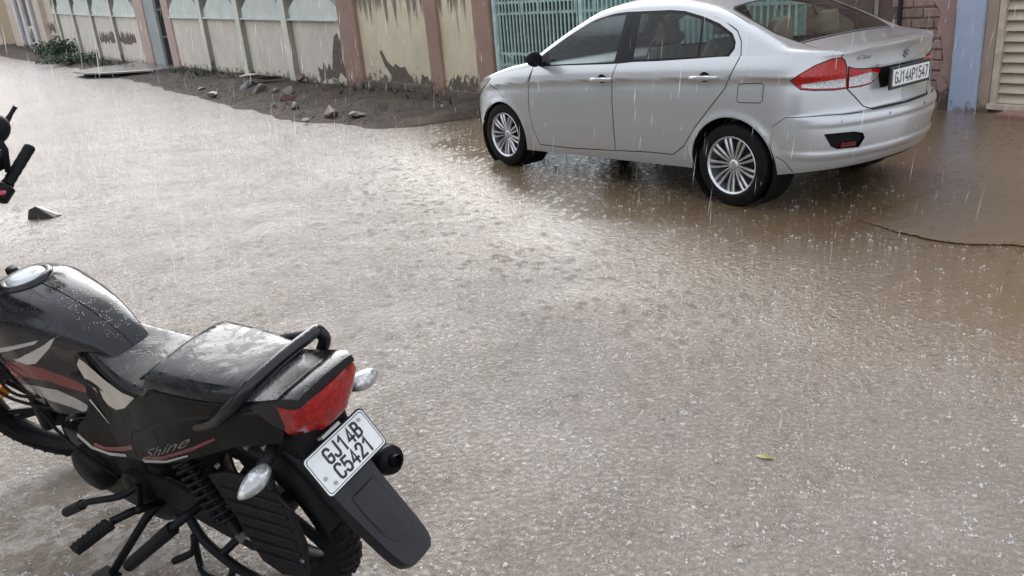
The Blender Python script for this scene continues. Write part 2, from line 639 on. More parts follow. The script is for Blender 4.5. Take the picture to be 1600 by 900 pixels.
def patch(fn, domain, classes, seams, gu, gv, eps=0.003):
    """fn(u,v,d) -> (n,3). Cuts the surface along class outlines and seam strips; returns {class: (verts, normals, tris)}"""
    V, E = [], []
    def add_line(l, closed):
        o = len(V)
        V.extend(Vector(p) for p in l)
        for i in range(len(l) - (0 if closed else 1)):
            E.append((o + i, o + (i + 1) % len(l)))
    add_line(domain, True)
    for _, p in classes:
        add_line(p, True)
    for l, w, dep in seams:
        add_line(l, False)
        add_line(offset_line(l, w / 2), False)
        add_line(offset_line(l, -w / 2), False)
    D = np.array(domain)
    us = np.arange(D[:, 0].min(), D[:, 0].max() + gu, gu)
    vs = np.arange(D[:, 1].min(), D[:, 1].max() + gv, gv)
    gx, gy = np.meshgrid(us, vs)
    gx, gy = gx.ravel() + 1.3e-4, gy.ravel() + 1.7e-4
    k = inpoly(gx, gy, domain)
    for x, y in zip(gx[k], gy[k]):
        V.append(Vector((x, y)))
    r = delaunay_2d_cdt(V, E, [], 0, 1e-5)
    P = np.array([(p.x, p.y) for p in r[0]])
    T = np.array([f for f in r[2] if len(f) == 3])
    c = P[T].mean(1)
    ok = inpoly(c[:, 0], c[:, 1], domain)
    T, c = T[ok], c[ok]
    lab = np.full(len(T), -1)
    for i in range(len(classes) - 1, -1, -1):
        lab[inpoly(c[:, 0], c[:, 1], classes[i][1])] = i
    dep = np.zeros(len(P))
    sl = np.zeros(len(T), bool)
    for l, w, dd in seams:
        cand = segdist(c[:, 0], c[:, 1], l) < w * 0.5
        sl |= cand
        if dd:
            dep[segdist(P[:, 0], P[:, 1], l) < 2e-4] = dd
    hole = np.zeros(len(T), bool)
    for i, (nm, _) in enumerate(classes):
        if nm == 'hole':
            hole |= lab == i
    sl &= ~hole
    lab[sl] = -2
    X = fn(P[:, 0], P[:, 1], -dep)
    a = fn(P[:, 0] + eps, P[:, 1], -dep) - fn(P[:, 0] - eps, P[:, 1], -dep)
    b = fn(P[:, 0], P[:, 1] + eps, -dep) - fn(P[:, 0], P[:, 1] - eps, -dep)
    Nn = np.cross(a, b)
    Nn /= np.linalg.norm(Nn, axis=1)[:, None] + 1e-12
    res = {}
    for li in set(lab.tolist()):
        nm = 'seam' if li == -2 else ('base' if li == -1 else classes[li][0])
        if nm == 'hole':
            continue
        t = T[lab == li]
        ids, inv = np.unique(t, return_inverse=True)
        tri = inv.reshape(-1, 3)
        Xv, Nv = X[ids], Nn[ids]
        if nm in res:
            a0 = res[nm]
            res[nm] = (np.vstack([a0[0], Xv]), np.vstack([a0[1], Nv]), np.vstack([a0[2], tri + len(a0[0])]))
        else:
            res[nm] = (Xv, Nv, tri)
    return res

def mirror_y(d):
    X, Nv, T = d
    k = np.array([1, -1, 1.0])
    return X * k, Nv * k, T[:, ::-1]

def cat(ds):
    Xs, Ns, Ts, o = [], [], [], 0
    for X, Nv, T in ds:
        Xs.append(X), Ns.append(Nv), Ts.append(T + o)
        o += len(X)
    return np.vstack(Xs), np.vstack(Ns), np.vstack(Ts)

def tri_obj(name, d, mat, parent, flip=False, offs=0.0):
    X, Nv, T = d
    X = X + Nv * offs
    # orient faces along the normals
    fn_ = np.cross(X[T[:, 1]] - X[T[:, 0]], X[T[:, 2]] - X[T[:, 0]])
    bad = (fn_ * Nv[T[:, 0]]).sum(1) < 0
    T = T.copy()
    T[bad] = T[bad][:, ::-1]
    me = bpy.data.meshes.new(name)
    me.from_pydata(X.tolist(), [], T.tolist())
    me.polygons.foreach_set('use_smooth', [True] * len(me.polygons))
    me.normals_split_custom_set_from_vertices(Nv.tolist())
    me.update()
    return new_obj(name, me, mat, parent)
# ------------------------------------------------------------------ setting: ground
P0 = Vector((-.21, 12.19, 0))
DV = Vector((-.5561, .8311, 0)).normalized()
NV = Vector((-DV.y, DV.x, 0))                 # towards the road
def wall_mw(t, o=0.0, z=0.0):
    p = P0 + DV * t + NV * o
    return Matrix(((DV.x, NV.x, 0, p.x), (DV.y, NV.y, 0, p.y), (0, 0, 1, z), (0, 0, 0, 1)))
B0 = Vector((4.84, 8.78, 0))
def house_mw(t, o=0.0, z=0.0):
    p = B0 + DV * t + NV * o
    return Matrix(((DV.x, NV.x, 0, p.x), (DV.y, NV.y, 0, p.y), (0, 0, 1, z), (0, 0, 0, 1)))

def road_mat():
    m, nt, b = new_mat('rain_beaten_road')
    v = coords(nt)
    big = noise(nt, v, .45, 6, .6, .5)
    mid = noise(nt, v, 2.6, 7, .62, .3)
    fine = noise(nt, v, 44, 5, .75)
    c = mix(nt, ramp(nt, big, .38, .62), (.150, .108, .074), (.19, .158, .132))
    c = mix(nt, math_n(nt, 'MULTIPLY', ramp(nt, mid, .5, .68), .5), c, (.12, .09, .065))
    c = mix(nt, math_n(nt, 'MULTIPLY', ramp(nt, fine, .52, .66), .3), c, (.34, .31, .28))
    dk = ramp(nt, noise(nt, v, 17, 6, .72, .4), .60, .66)
    c = mix(nt, math_n(nt, 'MULTIPLY', dk, .75), c, (.085, .075, .068))
    nt.links.new(c, b.inputs['Base Color'])
    at2 = N(nt, 'ShaderNodeAttribute')
    at2.attribute_name = 'silt'
    s1 = ramp(nt, noise(nt, v, 5.5, 7, .7, .6), .44, .56)
    sc_ = mix(nt, s1, (.12, .085, .045), (.40, .37, .33))
    sc_ = mix(nt, ramp(nt, noise(nt, v, 21, 6, .7), .5, .66), sc_, (.07, .06, .045))
    c = mix(nt, math_n(nt, 'MULTIPLY', at2.outputs['Fac'], .9), c, sc_)
    # water standing in the low places: smoother and browner
    at = N(nt, 'ShaderNodeAttribute')
    at.attribute_name = 'pool'
    pool = at.outputs['Fac']
    nt.links.new(mix(nt, math_n(nt, 'MULTIPLY', pool, .85), c, (.165, .108, .055)), b.inputs['Base Color'])
    rr = N(nt, 'ShaderNodeMapRange')
    rr.inputs[3].default_value, rr.inputs[4].default_value = .16, .34
    nt.links.new(noise(nt, v, 5, 5), rr.inputs[0])
    r2 = math_n(nt, 'MULTIPLY', rr.outputs[0], math_n(nt, 'SUBTRACT', 1.0, math_n(nt, 'MULTIPLY', pool, .6)))
    nt.links.new(r2, b.inputs['Roughness'])
    setp(b, ior=1.38, coat=1.0, coatr=.09)
    b.inputs['Coat IOR'].default_value = 1.40
    calm = math_n(nt, 'SUBTRACT', 1.0, math_n(nt, 'MULTIPLY', pool, .72))
    drift = N(nt, 'ShaderNodeMapRange')           # calmer and rougher stretches of water
    drift.inputs[1].default_value, drift.inputs[2].default_value = .34, .66
    drift.inputs[3].default_value, drift.inputs[4].default_value = .84, 1.1
    nt.links.new(noise(nt, coords(nt, (.9, 1.6, 1)), 1.3, 5, .6, .9), drift.inputs[0])
    calm = math_n(nt, 'MULTIPLY', calm, drift.outputs[0])
    # agitated skin of water: ripples of several sizes, rings where drops land
    n1 = noise(nt, v, 42, 5, .68, .6)
    n2 = noise(nt, v, 13, 4, .6, .8)
    vo = N(nt, 'ShaderNodeTexVoronoi')
    vo.inputs['Scale'].default_value = 11
    nt.links.new(v, vo.inputs['Vector'])
    ring = math_n(nt, 'SINE', math_n(nt, 'MULTIPLY', vo.outputs['Distance'], 46.0))
    fade = ramp(nt, vo.outputs['Distance'], .02, .46, (1, 1, 1, 1), (0, 0, 0, 1))
    ring = math_n(nt, 'MULTIPLY', ring, fade)
    h = math_n(nt, 'ADD', math_n(nt, 'MULTIPLY', n1, 1.0), math_n(nt, 'MULTIPLY', n2, 1.1))
    h = math_n(nt, 'ADD', h, math_n(nt, 'MULTIPLY', ring, math_n(nt, 'ADD', .20, math_n(nt, 'MULTIPLY', pool, .5))))
    bn = N(nt, 'ShaderNodeBump')
    bn.inputs['Distance'].default_value = .018
    nt.links.new(math_n(nt, 'MULTIPLY', calm, .85), bn.inputs['Strength'])
    nt.links.new(h, bn.inputs['Height'])
    nt.links.new(bn.outputs[0], b.inputs['Normal'])
    bc = N(nt, 'ShaderNodeBump')
    bc.inputs['Distance'].default_value = .022
    nt.links.new(math_n(nt, 'MULTIPLY', calm, .9), bc.inputs['Strength'])
    nt.links.new(h, bc.inputs['Height'])
    nt.links.new(bc.outputs[0], b.inputs['Coat Normal'])
    return m

def value_noise(x, y, seed=0):
    """smooth 2D value noise, numpy"""
    r = np.random.default_rng(seed).random((64, 64))
    xi, yi = np.floor(x).astype(int), np.floor(y).astype(int)
    fx, fy = x - xi, y - yi
    fx, fy = fx * fx * (3 - 2 * fx), fy * fy * (3 - 2 * fy)
    g = lambda a, b: r[a % 64, b % 64]
    return (g(xi, yi) * (1 - fx) + g(xi + 1, yi) * fx) * (1 - fy) + (g(xi, yi + 1) * (1 - fx) + g(xi + 1, yi + 1) * fx) * fy

def grid_mesh(name, xs, ys, zf, attr=None):
    X, Y = np.meshgrid(xs, ys)
    Z = zf(X, Y)
    n, k = len(ys), len(xs)
    vs = np.stack([X.ravel(), Y.ravel(), Z.ravel()], -1)
    i = np.arange(n * k).reshape(n, k)
    f = np.stack([i[:-1, :-1].ravel(), i[:-1, 1:].ravel(), i[1:, 1:].ravel(), i[1:, :-1].ravel()], -1)
    me = bpy.data.meshes.new(name)
    me.from_pydata(vs.tolist(), [], f.tolist())
    me.polygons.foreach_set('use_smooth', [True] * len(me.polygons))
    if attr:
        for an, af in attr.items():
            a = me.attributes.new(an, 'FLOAT', 'POINT')
            a.data.foreach_set('value', af(X, Y).ravel().astype(np.float32))
    return me

def pool_f(X, Y):
    n = value_noise(X * .55 + 3, Y * .55 + 7, 3) * .6 + value_noise(X * 1.7, Y * 1.7, 4) * .4
    # the flooded dip runs along and under the car and out to the right; another by the stand of the motorcycle
    d = (X - 2.4) * NV.x + (Y - 5.6) * NV.y      # across the road, + towards the camera
    a = np.clip(1 - (np.maximum(d - .95 + (n - .5) * 1.3, 0)) / 1.7, 0, 1) * np.clip((X + 2.6 + (n - .5) * 2) / 2.4, 0, 1)
    b = np.exp(-(((X + 1.35) / .7) ** 2 + ((Y - 2.5) / .55) ** 2)) * .25
    c = np.exp(-(((X + 4.9) / .9) ** 2 + ((Y - 7.0) / .8) ** 2)) * .7
    return np.clip(np.maximum(np.maximum(a, b), c), 0, 1)

xs = np.concatenate([np.linspace(-160, -14, 24), np.linspace(-13, 12, 220), np.linspace(13, 60, 12)])
ys = np.concatenate([np.linspace(-40, 0, 8), np.linspace(.5, 16, 170), np.linspace(17, 200, 30)])
road = new_obj('road', grid_mesh('road', xs, ys, lambda X, Y: 0 * X, {'pool': pool_f, 'silt': lambda X, Y: np.clip(1.25 - np.hypot((X + 1.75) / 1.05, (Y - 2.3) / 1.0) + (value_noise(X * 2.2, Y * 2.2, 11) - .5) * .7, 0, 1) ** .7}), road_mat(), kind='structure')

# muddy verge between the road and the walls
VB = [(-36, 63.0), (-24.5, 45.4), (-18.0, 36.4), (-13.2, 28.6), (-11.18, 25.48), (-9.0, 22.2), (-7.64, 19.94), (-6.24, 17.55), (-5.02, 15.51), (-3.93, 13.8), (-3.0, 12.46), (-2.18, 11.53), (-1.57, 10.93), (-1.16, 10.90), (-.75, 11.05), (-.1, 11.3), (.5, 10.95)]
vt = np.array([(Vector((x, y, 0)) - P0).dot(DV) for x, y in VB])
vo_ = np.array([(Vector((x, y, 0)) - P0).dot(NV) for x, y in VB])
o_ = np.argsort(vt)
vt, vo_ = vt[o_], vo_[o_]
def verge():
    ts = np.concatenate([np.linspace(-.8, 16, 210), np.linspace(16.2, 66, 160)])
    fr = np.linspace(0, 1, 34)
    verts, wet = [], []
    for t in ts:
        wmax = float(np.interp(t, vt, vo_)) + (value_noise(np.array([t * 1.3]), np.array([.5]), 8)[0] - .5) * .35 + (value_noise(np.array([t * 5.]), np.array([2.5]), 9)[0] - .5) * .12
        for f in fr:
            o = -.25 + (wmax + .25) * f
            x, y = (P0 + DV * t + NV * o).xy
            n1 = value_noise(np.array([x * 1.1 + 9]), np.array([y * 1.1]), 5)[0]
            n2 = value_noise(np.array([x * 4.3]), np.array([y * 4.3]), 6)[0]
            n3 = value_noise(np.array([x * 13.]), np.array([y * 13.]), 7)[0]
            e = min(1, (1 - f) / .5)
            h = (.02 + .10 * e * e + max(0, t - 27) * .0085 * e)
            z = h * (.55 + .9 * n1 * e) + (n2 - .5) * .035 * min(1, (1 - f) / .12) + (n3 - .5) * .012 * min(1, (1 - f) / .1) - .035 * max(0, f - .93) / .07
            z += .005
            verts.append((x, y, z))
    nf = len(fr)
    fs = [(i * nf + k, (i + 1) * nf + k, (i + 1) * nf + k + 1, i * nf + k + 1) for i in range(len(ts) - 1) for k in range(nf - 1)]
    me = bpy.data.meshes.new('soil_verge')
    me.from_pydata(verts, [], fs)
    m, nt, b = new_mat('wet_mud')
    v = coords(nt)
    c = mix(nt, ramp(nt, noise(nt, v, 2.2, 7, .65), .36, .64), (.048, .035, .027), (.105, .077, .058))
    c = mix(nt, ramp(nt, noise(nt, v, 45, 5, .7), .58, .74), c, (.19, .16, .135))
    c = mix(nt, math_n(nt, 'MULTIPLY', ramp(nt, noise(nt, v, 7, 5, .6), .6, .7), .6), c, (.035, .03, .026))
    nt.links.new(c, b.inputs['Base Color'])
    setp(b, rough=.72, ior=1.34, spec=.3)
    bump(nt, b, noise(nt, v, 34, 8, .72), .9, .03)
    o = new_obj('soil_verge', me, m, kind='structure', smooth=True)
verge()

# concrete apron in front of the house, with its broken edge
def apron():
    edge = [(2.6, 7.2), (2.2, 6.2), (2.18, 5.5), (2.31, 5.19), (2.40, 4.93), (2.48, 4.77), (2.56, 4.63), (2.66, 4.55), (2.80, 4.49), (2.90, 4.46), (2.98, 4.36), (3.2, 4.15), (3.9, 3.3), (5.6, 1.2), (9.5, -3.6)]
    ed = [(p.x, p.y) for p in catmull([(a, b_, 0) for a, b_ in edge], 8)]
    rg = random.Random(3)
    ed = [(x + rg.uniform(-.012, .012), y + rg.uniform(-.012, .012)) for x, y in ed]
    m = MB()
    n = len(ed)
    rows = []
    for k, (x, y) in enumerate(ed):
        lift = .009 * min(1, max(0, (5.35 - y) / .5)) - .008 * (y > 5.2)
        # inward direction: away from the road
        for_w = -NV
        L = 6.0
        r = [(x + for_w.x * .03, y + for_w.y * .03, -.004), (x, y, lift + rg.uniform(-.002, .002)), (x + for_w.x * .05, y + for_w.y * .05, .004 + lift)]
        for s in (.3, .8, 1.6, 2.6, 4.0, L):
            r.append((x + for_w.x * s, y + for_w.y * s, .004 + lift * max(0, 1 - s * .5) + .006 * s))
        rows.append(r)
    k = len(rows[0])
    m.add([p for r in rows for p in r], [(i * k + j, (i + 1) * k + j, (i + 1) * k + j + 1, i * k + j + 1) for i in range(n - 1) for j in range(k - 1)])
    mt = bpy.data.materials['rain_beaten_road']
    ap = m.build('driveway_apron', mt, smooth=50, kind='structure')
    at_ = ap.data.attributes.new('pool', 'FLOAT', 'POINT')
    at_.data.foreach_set('value', np.ones(len(ap.data.vertices), np.float32))
    return
    mt, nt, b = new_mat('wet_concrete')
    v = coords(nt)
    c = mix(nt, ramp(nt, noise(nt, v, 1.4, 6, .6, .4), .35, .65), (.145, .104, .070), (.21, .165, .125))
    c = mix(nt, math_n(nt, 'MULTIPLY', ramp(nt, noise(nt, v, 14, 6, .7), .55, .75), .4), c, (.10, .078, .058))
    nt.links.new(c, b.inputs['Base Color'])
    setp(b, rough=.14, ior=1.34)
    n1 = bump(nt, None, noise(nt, v, 3.5, 4, .55), .22, .03)
    bump(nt, b, noise(nt, v, 30, 4, .6, .5), .22, .010, n1)
    m.build('driveway_apron', mt, smooth=50, kind='structure')
apron()

# ------------------------------------------------------------------ walls along the street
M['cream_lower'] = stained('cream_wall_lower', (.68, .62, .52), (.13, .11, .085), base_dark=(.13, .115, .07), base_h=.5, drips=.12, drip_lo=.66, top=1.5, drip_len=.9, tint=(.60, .52, .46), grime=.27)
M['mint_upper'] = stained('mint_wall_upper', (.64, .68, .62), (.16, .16, .13), base_dark=(.3, .3, .26), base_h=.1, drips=.3, drip_lo=.66, top=2.9, drip_len=1.0, grime=.0)
M['mint_post'] = stained('mint_post', (.70, .69, .60), (.2, .19, .13), base_dark=(.12, .11, .07), base_h=.35, drips=.1, drip_lo=.7, top=2.6, grime=.2)
M['damp_side'] = stained('damp_post_side', (.33, .32, .26), (.12, .115, .085), base_dark=(.09, .085, .06), base_h=.7, drips=.4, drip_lo=.6, top=2.6, grime=.25)  # side faces of the posts, their shade painted in as a darker colour
M['recess_dark'] = stained('recess_grime', (.05, .05, .043), (.03, .03, .028), base_h=.1, drips=.5, top=2.9, grime=0)  # backing of the wall openings, dark grey with darker runs
M['yellow_wall'] = stained('yellow_wall', (.70, .61, .43), (.11, .088, .066), base_dark=(.085, .065, .05), base_h=.75, drips=.95, drip_lo=.535, top=2.0, drip_len=1.1, tint=(.52, .45, .33), grime=.3)
M['pink_pillar'] = stained('pink_pillar', (.34, .215, .165), (.12, .075, .06), base_dark=(.09, .065, .055), base_h=.7, drips=.4, drip_lo=.6, top=2.4, tint=(.37, .245, .195), grime=.25)
M['peach_pillar'] = stained('peach_pillar', (.46, .345, .29), (.2, .13, .1), base_dark=(.16, .11, .09), base_h=.4, drips=.1, drip_lo=.7, top=3, grime=.2, tint=(.50, .36, .30))
M['grey_blue'] = stained('grey_leaf', (.33, .35, .345), (.12, .12, .12), base_h=.3, drips=.1, drip_lo=.7, top=3, grime=.1)
M['beige_far'] = stained('beige_far_wall', (.56, .47, .37), (.2, .15, .12), base_dark=(.42, .29, .24), base_h=1.2, drips=.3, drip_lo=.62, top=3.6, grime=.12, tint=(.6, .5, .45))
M['ochre_far'] = stained('ochre_far_wall', (.40, .31, .19), (.2, .15, .12), base_dark=(.2, .15, .12), base_h=.8, drips=.2, drip_lo=.62, top=3.6, grime=.1)
M['purple_gate'] = simple('purple_gate_paint', (.045, .03, .042), .5, var=.3, vscale=2.5)
M['white_jamb'] = stained('white_jamb', (.62, .58, .56), (.3, .25, .22), base_h=.6, drips=.2, top=3.6, grime=.2)
M['plaster_brown'] = simple('bared_plaster', (.15, .115, .085), .85, vscale=9, bscale=40, bstr=.5, col2=(.09, .07, .055))
M['brick'] = simple('old_brick', (.27, .18, .15), .7, vscale=7, bscale=45, bstr=.6, bdist=.008, col2=(.17, .115, .098))
M['brick_pink'] = simple('pink_washed_brick', (.36, .235, .21), .7, vscale=8, bscale=45, bstr=.6, bdist=.008, col2=(.24, .155, .135))
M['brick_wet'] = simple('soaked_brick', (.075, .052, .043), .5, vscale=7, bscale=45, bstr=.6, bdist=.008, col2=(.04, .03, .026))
M['mortar'] = simple('mortar', (.15, .105, .088), .9, vscale=20, bscale=70, bstr=.5)
M['pink_plaster'] = stained('pink_plaster', (.36, .235, .21), (.14, .09, .075), base_dark=(.07, .05, .045), base_h=.55, drips=.3, drip_lo=.6, top=2.4, grime=.3)
M['blue_pillar'] = stained('blue_pillar', (.40, .46, .60), (.2, .2, .2), base_dark=(.13, .11, .09), base_h=.22, drips=.05, drip_lo=.74, top=2.6, grime=.12, tint=(.44, .48, .58))
M['jamb_beige'] = stained('jamb_beige', (.40, .30, .24), (.14, .1, .08), base_dark=(.1, .08, .06), base_h=.4, drips=.3, drip_lo=.62, top=2.6, grime=.2)
M['shutter'] = simple('shutter_paint', (.52, .45, .35), .5, vscale=5, col2=(.42, .35, .26))
M['shutter_frame'] = simple('shutter_frame_paint', (.56, .48, .39), .55, vscale=9, col2=(.42, .34, .27))
M['teal'] = simple('teal_gate_paint', (.45, .59, .55), .5, vscale=9, col2=(.28, .41, .38))
M['teal_sheet'] = simple('teal_gate_sheet', (.045, .07, .068), .6, vscale=3, col2=(.02, .034, .034))
M['teal_light'] = simple('teal_light_sheet', (.24, .40, .36), .5, vscale=3, col2=(.14, .26, .24))
M['black_gate'] = simple('black_gate_paint', (.02, .02, .021), .5, var=.3, vscale=6)

def wbox(name, mat, par, x0, x1, y0, y1, z0, z1, bevel=.012, div=0):
    m = MB()
    m.box(x0, x1, y0, y1, z0, z1)
    return m.build(name, mat, par, bevel=bevel)

def jag(x0, x1, z0, z1, n, seed, up=True):
    """outline of a patch where the plaster has come away, teeth along the top"""
    rg = random.Random(seed)
    p = []
    for k in range(n + 1):
        x = x0 + (x1 - x0) * k / n
        p.append((x, z1 - rg.random() * (z1 - z0) * (.75 if k % 2 else .2)))
    q_ = []
    for k in range(n, -1, -1):
        x = x0 + (x1 - x0) * (k + .3) / (n + .6)
        q_.append((x, z0 + rg.random() * (z1 - z0) * .28))
    return p + q_

def patch_on(par, poly, o, mat=None, nm='bare_plaster'):
    m = MB()
    m.prism(poly, -.004, .004, lambda u, v, h: (u, o + h, v))
    return m.build(nm, mat or M['plaster_brown'], par)

# ---- teal gate (right of the pink pillar, behind the car)
gate = empty('gate', 'teal painted iron gate of close upright bars behind the bonnet of the car', 'gate', wall_mw(-.52))
W_ = 4.9
wbox('gate_sheet', M['teal_sheet'], gate, -1.80, -.05, -.05, -.04, .10, 2.35, 0)
wbox('gate_sheet', M['teal_light'], gate, -W_, -1.83, -.05, -.04, .10, 2.35, 0)
wbox('gate_post', M['teal'], gate, -.075, .0, -.05, .03, 0, 2.45)
wbox('gate_stile', M['teal'], gate, -1.86, -1.80, -.03, .02, .08, 2.40)
for z in (.16, .62, .77, 1.28, 1.42, 2.32):
    wbox('gate_rail', M['teal'], gate, -W_, -.075, -.030, -.008, z - .016, z + .016, 0)
bar_m = MB().tube([(0, 0, .1), (0, 0, 2.34)], .0125, 6).mesh('bar')
bar_m.materials.append(M['teal'])
k = 0
x = -.13
while x > -W_:
    o = bpy.data.objects.new('bar', bar_m)
    COL.objects.link(o)
    o.parent = gate
    o.location = (x, -.004, 0)
    x -= .077
yfork = MB()
for s in (1, -1):
    yfork.tube([(0, .012, 1.42), (0, .012, 1.50), (s * .035, .012, 1.56), (s * .06, .012, 1.66)], .009, 6)
yfork.tube([(0, .012, 1.28), (0, .012, 1.42)], .012, 6)
yf = yfork.mesh('fork_ornament')
yf.materials.append(M['teal'])
sc = MB()
for s in (1, -1):
    sc.tube([(s * .02, .012, .63), (s * .05, .012, .66), (s * .055, .012, .72), (s * .02, .012, .76)], .008, 6)
scm = sc.mesh('scroll_ornament')
scm.materials.append(M['teal'])
for q_ in range(12):
    for mm_, nm in ((yf, 'fork_ornament'), (scm, 'scroll_ornament')):
        o = bpy.data.objects.new(nm, mm_)
        COL.objects.link(o)
        o.parent = gate
        o.location = (-.30 - q_ * .36, 0, 0)

# ---- pillars and walls of the near plot
def pillar(name, label, mat, t0, t1, h, d=.16, cat='pillar', group=None, cap=None):
    e = empty(name, label, cat, wall_mw((t0 + t1) / 2), group)
    w = (t1 - t0) / 2
    m = MB()
    m.box(-w, w, -.3, d, -.1, h)
    m.build('shaft', mat, e, bevel=.02)
    m = MB()
    m.box(-w - .05, w + .05, -.34, d + .05, h, h + .1)
    m.build('cap', mat, e, bevel=.015)
    return e
pillar('pillar', 'dull pink pillar between the yellow wall and the teal gate', M['pink_pillar'], -.46, -.05, 2.5, d=.05)
pillar('pillar', 'wide dull pink pillar between the yellow wall and the cream wall', M['pink_pillar'], 3.72, 4.42, 2.5, d=.07)

yw_ = empty('wall', 'stained yellow wall with black runs and a bare brown patch near its foot', 'wall', wall_mw(-.05))
wbox('wall_face', M['yellow_wall'], yw_, 0, 3.77, -.25, 0, -.1, 2.3)
wbox('pilaster', M['pink_pillar'], yw_, .98, 1.33, -.1, .055, -.1, 2.3)
wbox('plinth', M['plaster_brown'], yw_, 0, .975, -.1, .05, -.1, .22, .02)
wbox('plinth', M['plaster_brown'], yw_, 1.365, 3.765, -.1, .05, -.1, .26, .02)
wbox('coping', M['yellow_wall'], yw_, -.02, 3.77, -.3, .05, 2.3, 2.38)
patch_on(yw_, [(2.0, .24), (2.78, .24), (2.74, .36), (2.95, .52), (3.08, .74), (3.02, .78), (2.86, .60), (2.66, .50), (2.56, .56), (2.40, .50), (2.24, .52), (2.14, .40), (2.02, .36)], .002)
patch_on(yw_, jag(.08, .86, .2, .46, 9, 5), .002)
patch_on(yw_, jag(1.40, 1.75, .2, .42, 5, 6), .002)

# ---- the cream wall in two lengths, posts flaring upward over dark openings
def cream_wall(label, t0, t1, posts, ledge, zb, ht):
    """ledge(t), zb(t): heights of the ledge and of the ground; ht: height above the ledge"""
    e = empty('wall', label, 'wall', wall_mw(t0))
    L = t1 - t0
    lz = lambda x: ledge(t0 + x)
    gz = lambda x: zb(t0 + x)
    edges = [0] + [p - t0 for p in posts] + [L]
    hw = .15
    for i in range(len(edges) - 1):
        a, b_ = edges[i], edges[i + 1]
        m = MB()
        m.prism([(a, gz(a) - .3), (b_, gz(b_) - .3), (b_, lz(b_)), (a, lz(a))], -.28, 0, lambda u, v, h: (u, h, v))
        m.build('lower_panel', M['cream_lower'], e)
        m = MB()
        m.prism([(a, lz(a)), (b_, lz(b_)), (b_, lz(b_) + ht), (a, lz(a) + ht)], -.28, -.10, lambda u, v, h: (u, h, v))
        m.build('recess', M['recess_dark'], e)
        m = MB()
        k_ = .155
        inner_a = a + (hw if i else .0)
        inner_b = b_ - (hw if i < len(edges) - 2 else .0)
        rise = .17
        fl = .62
        poly = [(inner_a, lz(a) - .002), (inner_b, lz(b_) - .002), (inner_b, lz(b_) + rise), (inner_b - fl, lz(b_) + rise + .30), (inner_b - fl, lz(b_) + ht), (inner_a + fl, lz(a) + ht), (inner_a + fl, lz(a) + rise + .30), (inner_a, lz(a) + rise)]
        m.prism(poly, -.12, .035, lambda u, v, h: (u, h, v))
        m.build('upper_panel', M['mint_upper'], e, bevel=.012)
        m = MB()
        m.prism([(inner_a, lz(a) - .035), (inner_b, lz(b_) - .035), (inner_b, lz(b_) + .0), (inner_a, lz(a) + .0)], -.05, .10, lambda u, v, h: (u, h, v))
        m.build('ledge', M['mint_upper'], e, bevel=.01)
    for p in posts:
        x_ = p - t0
        m = MB()
        secs = []
        for z, w in ((gz(x_) - .2, hw), (lz(x_) + .15, hw), (lz(x_) + .45, hw * 1.1), (lz(x_) + ht, hw * 1.15)):
            secs.append([(x_ - w, -.1, z), (x_ + w, -.1, z), (x_ + w, .12, z), (x_ - w, .12, z)])
        m.loft(secs)
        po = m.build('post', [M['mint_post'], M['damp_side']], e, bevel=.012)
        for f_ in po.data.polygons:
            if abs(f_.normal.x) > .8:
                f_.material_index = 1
    m = MB()
    m.prism([(-.02, lz(0) + ht), (L + .02, lz(L) + ht), (L + .02, lz(L) + ht + .12), (-.02, lz(0) + ht + .12)], -.34, .3, lambda u, v, h: (u, h, v))
    m.build('coping', M['mint_upper'], e, bevel=.015)
    return e
led = lambda t: 1.30 + .0225 * (t - 4.4) + max(0, t - 22) * .006
gzf = lambda t: 0.0 + max(0, t - 24) * .016
cw = cream_wall('cream wall with three pale posts and a grey ledge, left of the wide pink pillar', 4.42, 16.2, [7.0, 9.93, 12.9], led, gzf, .95)
patch_on(cw, [(.10, .12), (.55, .10), (1.05, .22), (1.35, .12), (1.42, .42), (1.2, .36), (1.1, .52), (.98, .36), (.85, .50), (.74, .36), (.66, .52), (.58, .74), (.42, 1.0), (.27, 1.06), (.16, .92), (.20, .6), (.12, .35)], .002)
patch_on(cw, [(.06, .0), (.95, .0), (1.0, .16), (.72, .25), (.5, .2), (.34, .34), (.1, .22)], .006, M['cream_lower'], 'plaster_patch')
pillar('pillar', 'peach gate pillar at the left end of the nearer cream wall', M['peach_pillar'], 16.2, 16.95, 2.9, d=.05)
gb = empty('gate', 'narrow black iron gate between the two peach pillars', 'gate', wall_mw(17.0))
wbox('gate_sheet', M['black_gate'], gb, 0, .92, -.12, -.08, .1, 2.6, 0)
for q_ in range(7):
    m = MB()
    m.tube([(.08 + q_ * .13, -.05, .08), (.08 + q_ * .13, -.05, 2.6)], .018, 6)
    m.build('bar', M['black_gate'], gb)
for z in (.15, 1.0, 1.8, 2.55):
    wbox('gate_rail', M['black_gate'], gb, 0, .92, -.07, -.03, z - .03, z + .03, 0)
gl = empty('gate', 'plain grey sheet gate leaf beside the narrow black gate', 'gate', wall_mw(17.92))
wbox('gate_leaf', M['grey_blue'], gl, .0, 1.42, -.1, .0, .08, 2.7)
wbox('gate_stile', M['grey_blue'], gl, .02, .10, .0, .03, .08, 2.7)
pillar('pillar', 'peach gate pillar at the right end of the farther cream wall', M['peach_pillar'], 19.36, 20.55, 3.0, d=.05)
cf = cream_wall('farther cream wall with four pale posts behind the green bush', 20.55, 38.6, [24.25, 28.35, 32.65, 37.3], led, gzf, 1.0)
patch_on(cf, [(u - .3, z) for u, z in jag(1.2, 4.0, .72, 1.22, 15, 11)], .002)
patch_on(cf, jag(4.2, 7.4, .74, 1.25, 17, 12), .002)

